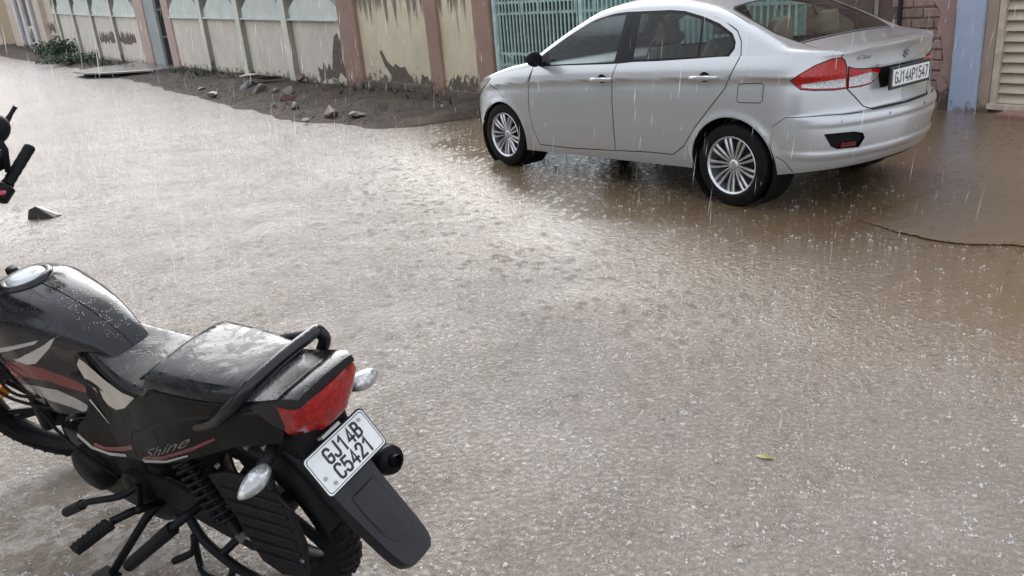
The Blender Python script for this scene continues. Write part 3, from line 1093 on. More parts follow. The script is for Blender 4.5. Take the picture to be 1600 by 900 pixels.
# entrance slab bridging the drain in front of the black gate
sl = empty('entrance_slab', 'low grey slab with a dark hollow under its edge in front of the black gate', 'slab', wall_mw(16.4))
m = MB()
pts = [(-.6, 0.1), (5.2, .1), (5.0, 1.5), (4.0, 2.35), (2.4, 2.3), (.9, 1.75), (-.3, .9)]
m.prism(pts, .11, .17, lambda u, v, h: (u, v, h))
m.build('slab_top', simple('wet_slab', (.20, .18, .16), .25, vscale=3, bscale=30, bstr=.2), sl, bevel=.02)
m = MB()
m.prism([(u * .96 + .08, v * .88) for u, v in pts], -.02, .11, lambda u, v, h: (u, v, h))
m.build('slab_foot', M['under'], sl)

# ---- far end of the street
fw_ = empty('wall', 'beige wall stained pink near its foot, beyond the farther cream wall', 'wall', wall_mw(38.6, 0, .3))
wbox('wall_face', M['beige_far'], fw_, 0, 6.8, -.3, .05, -.6, 4.2)
wbox('pilaster', M['beige_far'], fw_, 2.4, 3.1, -.1, .3, -.6, 4.2)
wbox('coping', M['beige_far'], fw_, -.05, 6.8, -.4, .35, 4.2, 4.35)
patch_on(fw_, jag(.3, 3.9, .9, 1.5, 11, 21), .06, M['plaster_brown'])
fg = empty('gate', 'tall dark purple gate between white jambs at the far end of the street', 'gate', wall_mw(45.4, 0, .35))
for i, (a, b_) in enumerate(((0, 1.1), (2.3, 5.0), (6.3, 8.4))):
    wbox('gate_leaf', M['purple_gate'], fg, a, b_, -.2, -.05, (1.3 if i == 1 else .05), 4.2)
for a, b_ in ((1.1, 2.3), (5.0, 6.3), (8.4, 9.6)):
    wbox('jamb', M['white_jamb'], fg, a, b_, -.3, .1, -.6, 4.2)
wbox('sill_wall', M['white_jamb'], fg, 2.31, 4.99, -.3, .0, -.6, 1.3)
patch_on(fg, jag(2.4, 4.9, .25, 1.2, 9, 31), .003, M['plaster_brown'])
wbox('lintel', M['white_jamb'], fg, 0, 9.6, -.31, .12, 4.2, 4.6)
fo = empty('wall', 'ochre and cream wall at the far left end of the street', 'wall', wall_mw(55.0, 0, .4))
wbox('wall_face', M['beige_far'], fo, 0, 4.6, -.3, .02, -.6, 4.4)
wbox('wall_face', M['ochre_far'], fo, 4.6, 14, -.3, .04, -.6, 4.4)
wbox('coping', M['beige_far'], fo, -.05, 14, -.4, .2, 4.4, 4.6)

# ---- the house on the right: brick wall, blue pillar, louvred shutter
hs_ = empty('house', 'brick house front with bare pink washed bricks and a wet brown recess behind the car', 'house', house_mw(0.0))
H_ = 6.2
wbox('backing', M['mortar'], hs_, .02, 4.6, -.32, -.009, -.1, H_, 0)
bl_, bh_ = .232, .092
bm_ = []
rg = random.Random(12)
for v_ in range(3):
    mb = MB()
    mb.box(-.5, .5, -.05, .0, 0, bh_)
    me = mb.mesh('brick')
    bm = bmesh.new()
    bm.from_mesh(me)
    bmesh.ops.bevel(bm, geom=list(bm.edges), offset=.007, segments=1, affect='EDGES')
    bmesh.ops.triangulate(bm, faces=bm.faces)
    for vv in bm.verts:
        vv.co += Vector((rg.uniform(-.01, .01), rg.uniform(-.004, .005), rg.uniform(-.004, .004)))
    bm.to_mesh(me)
    bm.free()
    bm_.append(me)
variants = {}
for mi, mn in enumerate(('brick', 'brick_pink', 'brick_wet')):
    for vi, me in enumerate(bm_):
        c_ = me.copy()
        c_.materials.append(M[mn])
        variants[(mn, vi)] = c_
for row in range(20):
    z = -.02 + row * .108
    x = .04 - (row % 2) * .12
    while x < 2.1:
        a, b_ = max(x, .03), min(x + bl_, 2.1)
        if b_ - a > .05:
            cx_ = (a + b_) / 2
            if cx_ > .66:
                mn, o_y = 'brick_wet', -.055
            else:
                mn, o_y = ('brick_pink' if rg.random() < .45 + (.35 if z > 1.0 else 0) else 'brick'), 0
            if not (cx_ < .14 and rg.random() < .8):
                o = bpy.data.objects.new('brick', variants[(mn, rg.randrange(3))])
                COL.objects.link(o)
                o.parent = hs_
                o.location = (cx_, o_y + rg.uniform(-.006, .006), z)
                o.scale = (b_ - a, 1, 1)
        x += bl_ + .014
# plaster left on the bricks beside the pillar, and the face above the bare courses
m = MB()
m.prism([(.0, -.1), (.16, -.1), (.14, .12), (.19, .3), (.13, .5), (.17, .72), (.24, .86), (.20, 1.0), (.30, 1.12), (.26, 1.3), (.40, 1.5), (.36, 1.8), (.5, 2.2), (.0, 2.2)], -.04, .018, lambda u, v, h: (u, h, v))
m.build('plaster_skin', M['pink_plaster'], hs_, bevel=.006)
wbox('upper_face', M['pink_plaster'], hs_, .0, 4.6, -.06, .02, 2.16, H_)
wbox('roof_slab', M['mortar'], hs_, -3.2, 4.7, -2.5, .5, H_, H_ + .15)
m = MB()
m.tube([(.93, .03, -.05), (.93, .03, H_)], .022, 10)
m.build('rain_pipe', simple('grey_pipe', (.5, .49, .47), .5), hs_, smooth=True)
m = MB()
m.box(.64, .675, -.02, .035, -.05, 2.16)
m.build('edge_strip', M['seam'], hs_)
bp = empty('pillar', 'pale blue painted pillar between the bare bricks and the louvred shutter', 'pillar', house_mw(-.30))
wbox('shaft', M['blue_pillar'], bp, .02, .30, -.3, .10, -.1, H_ - .02, .015)
wbox('return_face', M['jamb_beige'], bp, -.10, .018, -.3, .06, -.1, H_ - .02, .01)
sh = empty('shutter', 'cream louvred shutter in a pale frame right of the blue pillar', 'shutter', house_mw(-.42))
wbox('frame_post', M['shutter_frame'], sh, -.045, .012, -.12, .07, .05, 2.5, .006)
wbox('sill_rail', M['shutter_frame'], sh, -2.6, .03, -.1, .09, .05, .105, .006)
wbox('frame_head', M['shutter_frame'], sh, -2.6, -.05, -.1, .06, 2.42, 2.5, .006)
wbox('backing_sheet', M['shutter'], sh, -2.6, -.05, -.13, -.10, .1, 2.42, 0)
sm_ = MB()
sm_.loft([[(-2.6, -.02, 0), (-2.6, .035, -.004), (-2.6, .03, .012), (-2.6, -.03, .100), (-2.6, -.045, .1)], [(-.048, -.02, 0), (-.048, .035, -.004), (-.048, .03, .012), (-.048, -.03, .100), (-.048, -.045, .1)]])
slat = sm_.mesh('slat')
slat.materials.append(M['shutter'])
for k in range(23):
    o = bpy.data.objects.new('slat', slat)
    COL.objects.link(o)
    o.parent = sh
    o.location = (0, 0, .115 + k * .1)
wbox('upper_face', M['jamb_beige'], sh, -2.7, -.10, -.3, .04, 2.52, H_ - .02)
st = wbox('door_step', simple('red_oxide_step', (.34, .14, .12), .3, vscale=4, bscale=20, bstr=.1), None, 0, 1, 0, 1, 0, 1, 0)
bpy.data.objects.remove(st)
m = MB()
m.box(-2.6, -.18, .10, .34, .0, .055)
st = m.build('door_step', simple('red_oxide_step', (.32, .15, .125), .3, vscale=4, bscale=20, bstr=.1), None, bevel=.01)
st.matrix_world = house_mw(-.42)
tag(st, 'low red oxide doorstep below the louvred shutter', 'step')

# houses out of view, put in for their effect on the reflections
M['grey_house'] = stained('grey_house', (.34, .34, .33), (.15, .15, .14), base_h=.5, drips=.3, top=6)
# unseen house behind the photographer, sized and coloured for what car and bike reflect
sw = empty('house', 'grey house on the near side of the street, behind the photographer', 'house', Matrix(((-DV.x, -NV.x, 0, (P0 + NV * 9.6).x), (-DV.y, -NV.y, 0, (P0 + NV * 9.6).y), (0, 0, 1, 0), (0, 0, 0, 1))))
wbox('wall_face', M['grey_house'], sw, -9, 5.5, -3, 0, -.1, 4.6)
wbox('roof_slab', M['mortar'], sw, -9.2, 5.7, -3.2, .9, 4.62, 4.8)
for a_, w__ in ((-6.5, 1.4), (-2.6, 1.1), (2.2, 1.4)):
    fr_ = wbox('window_frame', M['white_jamb'], sw, a_ - .06, a_ + w__ + .06, .0, .04, .95, 2.25)
    wbox('pane', M['plate_black'], fr_, a_, a_ + w__, .041, .045, 1.0, 2.2, 0)
wbox('door', M['plaster_brown'], sw, -4.3, -3.2, .0, .05, .0, 2.1)

eb = empty('house', 'tall apartment block closing the far end of the street', 'house', wall_mw(96, 0))  # block added so the road does not mirror bright low sky
wbox('wall_face', M['beige_far'], eb, 0, 12, -8, 24, 0, 24)
wbox('parapet', M['ochre_far'], eb, -.2, 12.2, -8.2, 24.2, 24.02, 25)
for t_, w_, lab in ((18.2, 20.0, 'two storey beige house behind the farther cream wall'), (39.5, 36.0, 'long two storey beige house behind the far end of the street')):
    hb_ = empty('house', lab, 'house', wall_mw(t_, -1.5))  # out of view, added to keep bright sky out of the road reflection
    wbox('wall_face', M['ochre_far'], hb_, 0, w_, -6, 0, 0, 7.4)
    wbox('parapet', M['beige_far'], hb_, -.1, w_ + .1, -6.2, .12, 7.42, 8.0)
    for k in range(int(w_ / 4)):
        fr_ = wbox('window', M['white_jamb'], hb_, 1.4 + k * 4, 2.9 + k * 4, 0, .05, 4.6, 6.1)
        wbox('pane', M['plate_black'], fr_, 1.5 + k * 4, 2.8 + k * 4, .051, .056, 4.7, 6.0, 0)
# ---- bush at the foot of the farther cream wall
def bush(name, label, t, o, r, h, n, seed):
    e = empty(name, label, 'bush', wall_mw(t, o, .1))
    rg = np.random.default_rng(seed)
    for nm, mat, frac in (('leaf_clump', 'leaf_dark', .6), ('leaf_clump', 'leaf_light', .4)):
        m = MB()
        for k in range(int(n * frac)):
            d = rg.normal(size=3)
            d /= np.linalg.norm(d)
            rr = rg.random() ** .4
            lump = .75 + .4 * sin(d[0] * 5 + seed) * cos(d[1] * 4)
            p = Vector((d[0] * r * rr * lump, d[1] * r * .6 * rr * lump, max(.02, (d[2] * .5 + .5) * h * (.6 + .4 * rr) * lump)))
            s = rg.uniform(.05, .11)
            a = Vector(rg.normal(size=3)).normalized()
            b_ = a.cross(Vector(rg.normal(size=3))).normalized()
            c_ = a.cross(b_)
            m.add([p - a * s, p + b_ * s * .42 + c_ * s * .1, p + a * s, p - b_ * s * .42 + c_ * s * .1], [(0, 1, 2), (0, 2, 3)])
        me = m.mesh(nm, fix=False)
        new_obj(nm, me, M[mat], e, 'stuff')
    m = MB()
    for k in range(9):
        a = 2 * pi * k / 9
        m.tube([(0, 0, -.1), (cos(a) * r * .3, sin(a) * r * .2, h * .4), (cos(a) * r * .7, sin(a) * r * .4, h * .75)], [.03, .02, .008], 6)
    m.build('stem', M['plaster_brown'], e)
M['leaf_dark'] = simple('leaf_dark', (.028, .055, .026), .45, vscale=2, col2=(.018, .034, .018))
M['leaf_light'] = simple('leaf_light', (.055, .10, .045), .45, vscale=2, col2=(.04, .07, .03))
bush('bush', 'dark green bush growing at the foot of the farther cream wall', 33.6, .9, 1.6, 1.0, 2200, 3)
bush('bush', 'low scrubby green weeds trailing along the verge right of the bush', 29.4, 1.0, 2.4, .4, 1000, 5)
def weeds(t, o, n, seed, sp):
    rg = np.random.default_rng(seed)
    m = MB()
    for k in range(n):
        x, y = rg.normal() * sp, rg.normal() * .22
        for q_ in range(5):
            a, l = rg.random() * 2 * pi, rg.uniform(.05, .16)
            p = Vector((x, y, .05))
            tip = p + Vector((cos(a) * l * .7, sin(a) * l * .7, l))
            w = Vector((-sin(a), cos(a), 0)) * .012
            m.add([p - w, p + w, tip], [(0, 1, 2)])
    me = m.mesh('weeds', fix=False)
    o_ = new_obj('weeds', me, M['leaf_dark'], None, 'stuff')
    o_.matrix_world = wall_mw(t, o, .06)
    return o_
tag(weeds(25, .8, 160, 1, 2.6), 'sparse weeds along the foot of the farther cream wall', 'weeds')
tag(weeds(13.5, .5, 110, 2, 1.8), 'sparse weeds at the foot of the nearer cream wall', 'weeds')
tag(weeds(2.6, .18, 60, 4, .9), 'thin green weeds at the foot of the yellow wall', 'weeds')

# ---- stones
def rock(label, loc, size, seed, mat, flat=.55, name='stone', group=None, rot=None):
    rg = np.random.default_rng(seed)
    bm = bmesh.new()
    for k in range(14):
        d = rg.normal(size=3)
        d /= np.linalg.norm(d)
        bm.verts.new((d[0] * size[0] * rg.uniform(.8, 1.1), d[1] * size[1] * rg.uniform(.8, 1.1), d[2] * size[2] * rg.uniform(.8, 1.1)))
    for vv in bm.verts:
        vv.co *= .78
    r = bmesh.ops.convex_hull(bm, input=bm.verts)
    bmesh.ops.delete(bm, geom=[g for g in r['geom_interior'] if isinstance(g, bmesh.types.BMVert)], context='VERTS')
    bmesh.ops.bevel(bm, geom=list(bm.edges), offset=min(size) * .08, segments=1, affect='EDGES')
    me = bpy.data.meshes.new(name)
    bm.to_mesh(me)
    bm.free()
    o = new_obj(name, me, mat)
    o.location = loc
    o.rotation_euler = rot or (0, 0, rg.random() * 6)
    return tag(o, label, 'stone', group)
M['stone_dark'] = simple('dark_wet_stone', (.055, .05, .047), .35, vscale=14, bscale=50, bstr=.5)
M['stone_grey'] = simple('grey_wet_stone', (.14, .125, .11), .4, vscale=9, bscale=50, bstr=.5)
M['stone_pale'] = simple('pale_stone', (.27, .245, .215), .45, vscale=9, bscale=50, bstr=.4)
M['stone_red'] = simple('red_brown_stone', (.17, .105, .085), .5, vscale=9, bscale=50, bstr=.5)

# dark wedge lying on the wet road beyond the handlebar
m = MB()
m.add([(-.13, -.05, 0), (.15, -.06, 0), (.16, .05, 0), (-.12, .07, 0), (-.11, -.03, .085), (-.03, -.035, .115), (.14, .0, .02), (-.02, .03, .10), (-.10, .05, .08)],
      [(0, 3, 2, 1), (0, 1, 5, 4), (1, 6, 5), (1, 2, 6), (2, 3, 8, 7), (2, 7, 6), (6, 7, 5), (4, 5, 7, 8), (0, 4, 8, 3)])
rk = m.build('stone', M['stone_dark'], None, bevel=.008)
rk.location = (-4.22, 7.46, 0)
rk.rotation_euler = (0, 0, radians(-8))
tag(rk, 'dark wedge shaped stone lying alone on the wet road by the handlebar', 'stone')

G_ = 'stones on the muddy verge'
sb = rock('flat grey stone slab tipped over a dark hollow near the cream wall', (-4.85, 17.95, .26), (.62, .40, .09), 3, M['stone_pale'], group=G_, rot=(radians(-8), radians(10), .3))
rock('dark stone propping up the tipped grey slab', (-5.05, 17.6, .12), (.30, .25, .17), 4, M['stone_dark'], group=G_)
rock('long pale stone leaning below the tipped slab', (-4.55, 16.6, .14), (.34, .12, .12), 5, M['stone_grey'], group=G_, rot=(0, radians(-24), .9))
rock('small round grey stone left of the pair of split stones', (-4.15, 16.1, .12), (.16, .13, .11), 6, M['stone_grey'], group=G_)
rock('upper of the two split brown stones on the verge', (-3.72, 15.35, .16), (.24, .15, .16), 7, M['stone_grey'], group=G_)
rock('lower of the two split brown stones on the verge', (-3.62, 14.85, .11), (.25, .14, .12), 8, M['stone_red'], group=G_)
rock('grey stone at the edge of the water below the split stones', (-3.28, 13.75, .08), (.17, .12, .10), 9, M['stone_grey'], group=G_)
rock('dark red brown block nearest the road on the verge', (-2.43, 12.35, .12), (.24, .17, .15), 10, M['stone_red'], group=G_)
rock('flat pale stone right of the red brown block', (-2.0, 12.15, .07), (.21, .14, .07), 11, M['stone_grey'], group=G_)
rock('pale chip left of the red brown block', (-2.75, 12.1, .05), (.10, .07, .05), 12, M['stone_pale'], group=G_)
rock('reddish lump of broken brick against the foot of the cream wall', (-3.95, 17.5, .2), (.20, .16, .18), 13, M['stone_red'], group=G_)
rock('small pale stone below the yellow wall pilaster', (-.75, 12.1, .07), (.10, .08, .06), 14, M['stone_pale'], group=G_)
rock('grey stone half sunk left of the tipped slab', (-5.6, 16.9, .08), (.28, .12, .09), 15, M['stone_grey'], group=G_)
rock('white scrap of rubble at the road edge in front of the cream wall', (-6.35, 18.6, .06), (.16, .10, .06), 16, M['stone_pale'], group=G_)

# gravel over the verge
def gravel():
    rg = np.random.default_rng(21)
    m = MB()
    for k in range(5000):
        t = rg.uniform(0, 17) if k < 4200 else rg.uniform(17, 50)
        wmax = float(np.interp(t, vt, vo_))
        o = rg.uniform(.05, .95) * wmax
        p = P0 + DV * t + NV * o
        s = rg.uniform(.007, .022) * (1 if rg.random() < .9 else 1.7)
        f = 1 - o / wmax
        z = .01 + .11 * min(1, f / .5) ** 2 + rg.uniform(-.01, .03)
        vs = [Vector(rg.uniform(-1, 1, 3)) for _ in range(4)]
        a = [p + Vector((sx * s * rg.uniform(.7, 1.3), sy * s * rg.uniform(.7, 1.3), z + sz * s * .6)) for sx, sy, sz in ((1, 0, -.5), (-.5, .9, -.5), (-.5, -.9, -.5), (.1, 0, .9))]
        m.cur = 0 if rg.random() < .62 else 1
        m.add(a, [(0, 1, 3), (1, 2, 3), (2, 0, 3)])
    me = m.mesh('gravel', fix=False)
    o = new_obj('gravel', me, [M['stone_grey'], M['stone_dark']], None, 'stuff')
    tag(o, 'wet gravel strewn over the muddy verge', 'gravel')
gravel()

# a small yellow-green leaf on the road
m = MB()
m.add([(-.045, 0, .004), (-.015, .018, .012), (.02, .016, .010), (.05, .002, .006), (.02, -.014, .012), (-.015, -.016, .008)], [(0, 1, 5), (1, 2, 4, 5), (2, 3, 4)])
lf = m.build('leaf', simple('fallen_leaf', (.20, .19, .03), .4, vscale=40), None)
lf.scale = (.72, .72, .45)
lf.location = (.84, 2.52, .001)
lf.rotation_euler = (0, 0, -.5)
tag(lf, 'small yellow green leaf floating on the road', 'leaf')
# ------------------------------------------------------------------ the saloon car
CAR_MW = Matrix.Translation((2.318, 6.316, 0.0)) @ Matrix.Rotation(radians(126.56), 4, 'Z')
car = empty('car', 'silver four door saloon car parked along the far side of the flooded road', 'car', CAR_MW)

def build_car():
    # plan outline at mid height, from the nose round the left side to the tail
    cp = [(3.45, 0), (3.43, .25), (3.36, .5), (3.22, .69), (2.98, .80), (2.65, .845), (2.2, .862), (1.5, .867), (.8, .865), (.2, .857),
          (-.18, .843), (-.38, .823), (-.52, .78), (-.625, .70), (-.70, .56), (-.75, .4), (-.785, .2), (-.795, 0)]
    ext = [(a, -b) for a, b in cp[2:0:-1]] + cp + [(a, -b) for a, b in cp[-2:-4:-1]]
    pl = np.array([(p.x, p.y) for p in catmull([(a, b, 0) for a, b in ext], 40)])
    arc = np.concatenate([[0], np.cumsum(np.hypot(*np.diff(pl, axis=0).T))])
    i0 = np.argmin(np.abs(pl[:, 0]) + (pl[:, 1] < .5) * 9)
    arc -= arc[i0]
    tx, ty = np.gradient(pl[:, 0], arc), np.gradient(pl[:, 1], arc)
    ker = np.ones(25) / 25
    sm = lambda a: np.convolve(np.pad(a, 12, mode='edge'), ker, 'valid')
    nx, ny = sm(-ty) * -1, sm(tx) * -1
    nx, ny = sm(ty), -sm(tx)
    # outward: left side must point to +y
    if ny[i0] < 0:
        nx, ny = -nx, -ny
    ln = np.hypot(nx, ny)
    nx, ny = nx / ln, ny / ln
    keep = slice(80, len(pl) - 80)
    pl, arc, nx, ny = pl[keep], arc[keep], nx[keep], ny[keep]
    nx[0], ny[0], nx[-1], ny[-1] = 1, 0, -1, 0
    U0, U1 = arc[0], arc[-1]
    def ox(x):   # u on the left side for a given x
        k = (pl[:, 1] > .3)
        return float(np.interp(-x, -pl[k, 0], arc[k]))
    def oy(y):   # u on the tail for a given y
        k = pl[:, 0] < -.45
        return float(np.interp(-y, -pl[k, 1], arc[k]))
    belt = pchip([-3.45, -3.3, -3.0, -2.6, -2.4, -1.93, -1.16, -.9, -.34, -.09, .3, .55], [.70, .735, .80, .88, .915, .951, .985, 1.0, 1.035, 1.05, 1.055, 1.05])
    def Bu(u):
        x = np.interp(u, arc, pl[:, 0])
        y = np.interp(u, arc, pl[:, 1])
        b = belt(-x)
        t = np.clip((-.5 - x) / .25, 0, 1)
        return b * (1 - t) + t * (1.052 + .033 * (1 - np.clip(y / .56, 0, 1) ** 2))
    crease = pchip([-3.4, -3.0, -2.6, -1.4, -.3, .3, .45], [.66, .72, .767, .85, .895, .91, .91])
    osd = pchip([-.75, -.66, -.58, -.48, -.34, -.2, -.09, -.03, -.004, .004, .03, .07, .12, .18], [-.085, -.05, -.024, -.010, 0, .001, -.005, -.014, -.005, .002, -.004, -.017, -.042, -.08])
    orr = pchip([.24, .28, .32, .37, .43, .5, .56, .585, .61, .64, .665, .685, .72, .8, .9, .97, 1.03, 1.055, 1.075, 1.1],
                [-.10, -.05, -.012, .012, .03, .042, .046, .042, .05, .046, .03, -.004, -.012, -.016, -.020, -.018, -.010, -.002, .004, .004])
    off_f = pchip([.16, .22, .35, .5, .62, .70, .78, .9], [-.09, -.06, 0, .02, .005, -.03, -.10, -.2])
    AR = [(0.0, .312, .345, .335), (2.65, .292, .345, .322)]
    def A(u, z, d=0.0):
        x = np.interp(u, arc, pl[:, 0])
        y = np.interp(u, arc, pl[:, 1])
        n0, n1 = np.interp(u, arc, nx), np.interp(u, arc, ny)
        wr, wf = np.where(n0 < 0, n0 * n0, 0), np.where(n0 > 0, n0 * n0, 0)
        ws = 1 - wr - wf
        dz = z - crease(-x)
        o = ws * osd(dz) + wr * orr(z) + wf * off_f(z)
        for ax, az, ra, rb in AR:       # soft flare round the arches
            q = np.hypot((x - ax) / ra, (z - az) / rb)
            o = o + ws * .014 * np.exp(-((q - 1.0) / .10) ** 2) * (q > .6)
        # rear bumper lip standing out along its lower edge
        o = o + np.clip(1 - ((z - .405) / .03) ** 2, 0, 1) * .008 * np.clip((-.35 - x) / .2, 0, 1)
        o = o + d
        return np.stack([x + n0 * o, y + n1 * o, z + 0 * x], -1)
    # ---- lower body patch
    def bot(x):
        return np.interp(x, [-.8, -.6, -.36, .35, 2.3, 3.0, 3.4], [.315, .30, .265, .235, .185, .2, .22])
    uu = np.linspace(U0, U1, 260)
    xx = np.interp(uu, arc, pl[:, 0])
    dom = [(u, float(bot(x))) for u, x in zip(uu, xx)] + [(u, float(b)) for u, b in zip(uu[::-1], Bu(uu[::-1]))]
    def arch(ax, az, ra, rb):
        p = [(ox(ax + ra * cos(a)), az + rb * sin(a)) for a in np.linspace(-.25 * pi, 1.25 * pi, 46)]
        return [(p[0][0], .02)] + p + [(p[-1][0], .02)]
    def q(*pts):
        return [(ox(x), z) for x, z in pts]
    topz = 1.3
    fd = q((2.18, topz), (2.19, .94), (2.235, .75), (2.235, .575), (2.20, .40), (2.13, .255), (1.7, .262), (1.159, .295), (1.157, .69), (1.15, .9), (1.13, .98), (1.10, topz))
    rd = q((1.10, topz), (1.13, .98), (1.15, .9), (1.157, .69), (1.159, .295), (.80, .318), (.54, .325), (.43, .40), (.32, .545), (.18, .70), (.06, .835), (.0, .95), (-.035, 1.06), (-.03, topz))
    uo = lambda y: oy(y)
    tl_out = [(ox(-.442), .905), (ox(-.50), .945), (ox(-.58), .995), (uo(.66), 1.028), (uo(.60), 1.03), (uo(.573), 1.0), (uo(.562), .965), (uo(.556), .9), (uo(.556), .83), (uo(.64), .83), (ox(-.58), .838), (ox(-.505), .847), (ox(-.475), .87)]
    tl_white = [(ox(-.505), .878), (ox(-.60), .893), (uo(.66), .895), (uo(.566), .895), (uo(.566), .842), (uo(.64), .842), (ox(-.58), .85), (ox(-.515), .858)]
    tl_in = [(uo(.546), .968), (uo(.50), .95), (uo(.42), .94), (uo(.30), .935), (uo(.275), .915), (uo(.30), .865), (uo(.36), .838), (uo(.44), .83), (uo(.546), .83)]
    tl_in_w = [(uo(.54), .90), (uo(.46), .905), (uo(.36), .915), (uo(.292), .90), (uo(.312), .868), (uo(.365), .846), (uo(.44), .84), (uo(.54), .84)]
    rec = [(uo(.30), .955), (uo(.0), .955), (uo(-.0) + .001, .955), (uo(0) + .001, .80), (uo(.262), .80), (uo(.285), .87)]
    refl = [(ox(-.62), .545), (uo(.46), .535), (uo(.42), .50), (uo(.455), .42), (uo(.60), .435), (ox(-.60), .47)]
    refl = [(uo(.70), .556), (uo(.52), .553), (uo(.455), .535), (uo(.435), .50), (uo(.47), .44), (uo(.62), .447), (uo(.66), .47)]
    hl = [(ox(3.36), .60), (ox(3.30), .69), (ox(3.14), .765), (ox(2.95), .81), (ox(2.86), .815), (ox(2.93), .76), (ox(3.10), .68), (ox(3.22), .61)]
    fog = [(ox(3.37), .30), (ox(3.37), .40), (ox(3.25), .41), (ox(3.22), .34)]
    grille = [(U0 - .01, .50), (U0 - .01, .64), (ox(3.44), .635), (ox(3.40), .60), (ox(3.41), .52)]
    flap = [(ox(x), z) for x, z in [(-.05, .765), (-.05, .86), (-.065, .875), (-.235, .885), (-.25, .87), (-.25, .77), (-.235, .755), (-.065, .75)]]
    bump_top = [(ox(-.33), .60), (ox(-.42), .665), (ox(-.55), .672), (uo(.6), .672), (uo(.45), .67), (uo(.38), .672), (uo(.2), .668), (U1, .666)]
    bump_poly = bump_top + [(U1 + .01, .2), (ox(-.3), .1), (ox(-.3), .3)]
    boot_poly = [(U1 + .01, .672), (uo(.36), .674), (uo(.42), .70), (uo(.48), .76), (uo(.552), .83), (uo(.556), .965), (uo(.575), 1.01), (uo(.60), 1.03), (uo(.585), 1.3), (U1 + .01, 1.3)]
    sens = []
    for yy, zz in ((.60, .63), (.22, .63)):
        sens.append(('parking_sensor', [(uo(yy) + .011 * cos(a), zz + .011 * sin(a)) for a in np.linspace(0, 2 * pi, 9)[:-1]]))
    sill = q((2.26, .1), (2.26, .40), (2.12, .252), (1.7, .256), (1.159, .288), (.8, .312), (.54, .318), (.40, .40), (.36, .1))
    classes = [('hole', arch(*AR[0])), ('hole', arch(*AR[1])), ('taillight_clear', tl_white), ('taillight', tl_out), ('boot_light_clear', tl_in_w), ('boot_light', tl_in), ('plate_recess', rec),
               ('reflector', refl), ('headlight', hl), ('grille', grille), ('front_door', fd), ('rear_door', rd), ('fuel_flap', flap), ('boot_lid', boot_poly)] + sens + [('bumper', bump_poly), ('sill', sill)]
    g = .007
    lp = lambda p: p + [p[0]]
    seams = [(fd[1:-1] + [], .008, .01), (rd[2:-1], .008, .01), (lp(flap), .006, .008), ([(ox(-.33), .60), (ox(-.42), .665)] + bump_top[2:5], .005, .004),
             (boot_poly[:5], .009, .012), ([(uo(.55), .828), (uo(.556), .965), (uo(.575), 1.01), (uo(.598), 1.03), (uo(.592), 1.06)], .008, .01),
             (lp(tl_out), .007, .004), (lp(tl_in), .007, .004), (lp(hl), .006, .004), (q((2.60, .64), (2.7, .7), (2.95, .80)), .003, .002),
             ([(ox(-.36), .40), (ox(-.42), .36), (ox(-.47), .29)], .006, .006)]
    low = patch(lambda u, z, d: A(u, z, d), dom, classes, seams, .035, .022)
    # ---- upper body
    bx = np.concatenate([np.linspace(-.66, 3.36, 400)])
    bu = np.array([ox(x) for x in bx])
    rim = A(bu, Bu(bu))
    yb = lambda x: np.interp(x, rim[:, 0], rim[:, 1]) if rim[0, 0] < rim[-1, 0] else np.interp(x, rim[::-1, 0], rim[::-1, 1])
    Bx = lambda x: np.interp(x, bx, rim[:, 2])
    XR0, XF1 = float(rim[:, 0].min()) + .004, float(rim[:, 0].max()) - .004
    zt = pchip([-.75, -.6, -.44, -.37, -.33, -.2, 0, .2, .3, .45, .7, 1.0, 1.25, 1.5, 1.75, 2.0, 2.2, 2.30, 2.36, 2.6, 2.9, 3.2, 3.42],
               [1.087, 1.099, 1.117, 1.127, 1.143, 1.205, 1.298, 1.383, 1.416, 1.447, 1.474, 1.478, 1.466, 1.425, 1.325, 1.195, 1.08, 1.022, .997, .955, .88, .795, .71])
    kk = lambda x: np.interp(x, [-.7, -.4, 0, .4, 1.5, 2.2, 2.4, 3.3], [.016, .022, .04, .05, .05, .05, .035, .03])
    mm = lambda x: np.interp(x, [-.7, -.4, -.1, 2.2, 2.5], [.8, .66, .54, .54, .6])
    def keys(x):
        b, y0 = Bx(x), yb(x)
        z1 = np.maximum(zt(x) - kk(x), b + .012)
        y1 = y0 - (z1 - b) * mm(x)
        h = z1 - b
        rs = np.minimum(.055, .7 * h)
        rt = np.interp(x, [-.7, -.4, .1, 2.2, 2.4], [.07, .09, .06, .06, .1])
        return b, y0, z1, y1, rs, rt
    def ztop(x, y):
        b, y0, z1, y1, rs, rt = keys(x)
        return zt(x) - (zt(x) - z1) * np.abs(y / y1) ** 2.2
    def SIDE(u, z, d=0.0):       # u = -x
        x = -u
        b, y0, z1, y1, rs, rt = keys(x)
        bow = .012 * np.sin(pi * np.clip((z - b) / .42, 0, 1))
        return np.stack([x, y0 - (z - b) * mm(x) + bow + d, z], -1)
    def TOP(x, y, d=0.0):
        return np.stack([x, y, ztop(x, y) + d], -1)
    def CORN(u, t, d=0.0):
        x = -u
        b, y0, z1, y1, rs, rt = keys(x)
        za = z1 - rs
        bow = .012 * np.sin(pi * np.clip((za - b) / .42, 0, 1))
        ya = y0 - (za - b) * mm(x) + bow
        yc = y1 - rt
        zc = ztop(x, yc)
        t_ = np.clip(t, 0, 1)
        w0, w1, w2 = (1 - t_) ** 2, 2 * t_ * (1 - t_), t_ ** 2
        return np.stack([x, w0 * ya + w1 * (y1 + .008) + w2 * yc + d * .7, w0 * za + w1 * (z1 + .004) + w2 * zc + d * .7 + (t - t_) * .0], -1)
    xs = np.linspace(XR0, XF1, 300)
    b, y0, z1, y1, rs, rt = keys(xs)
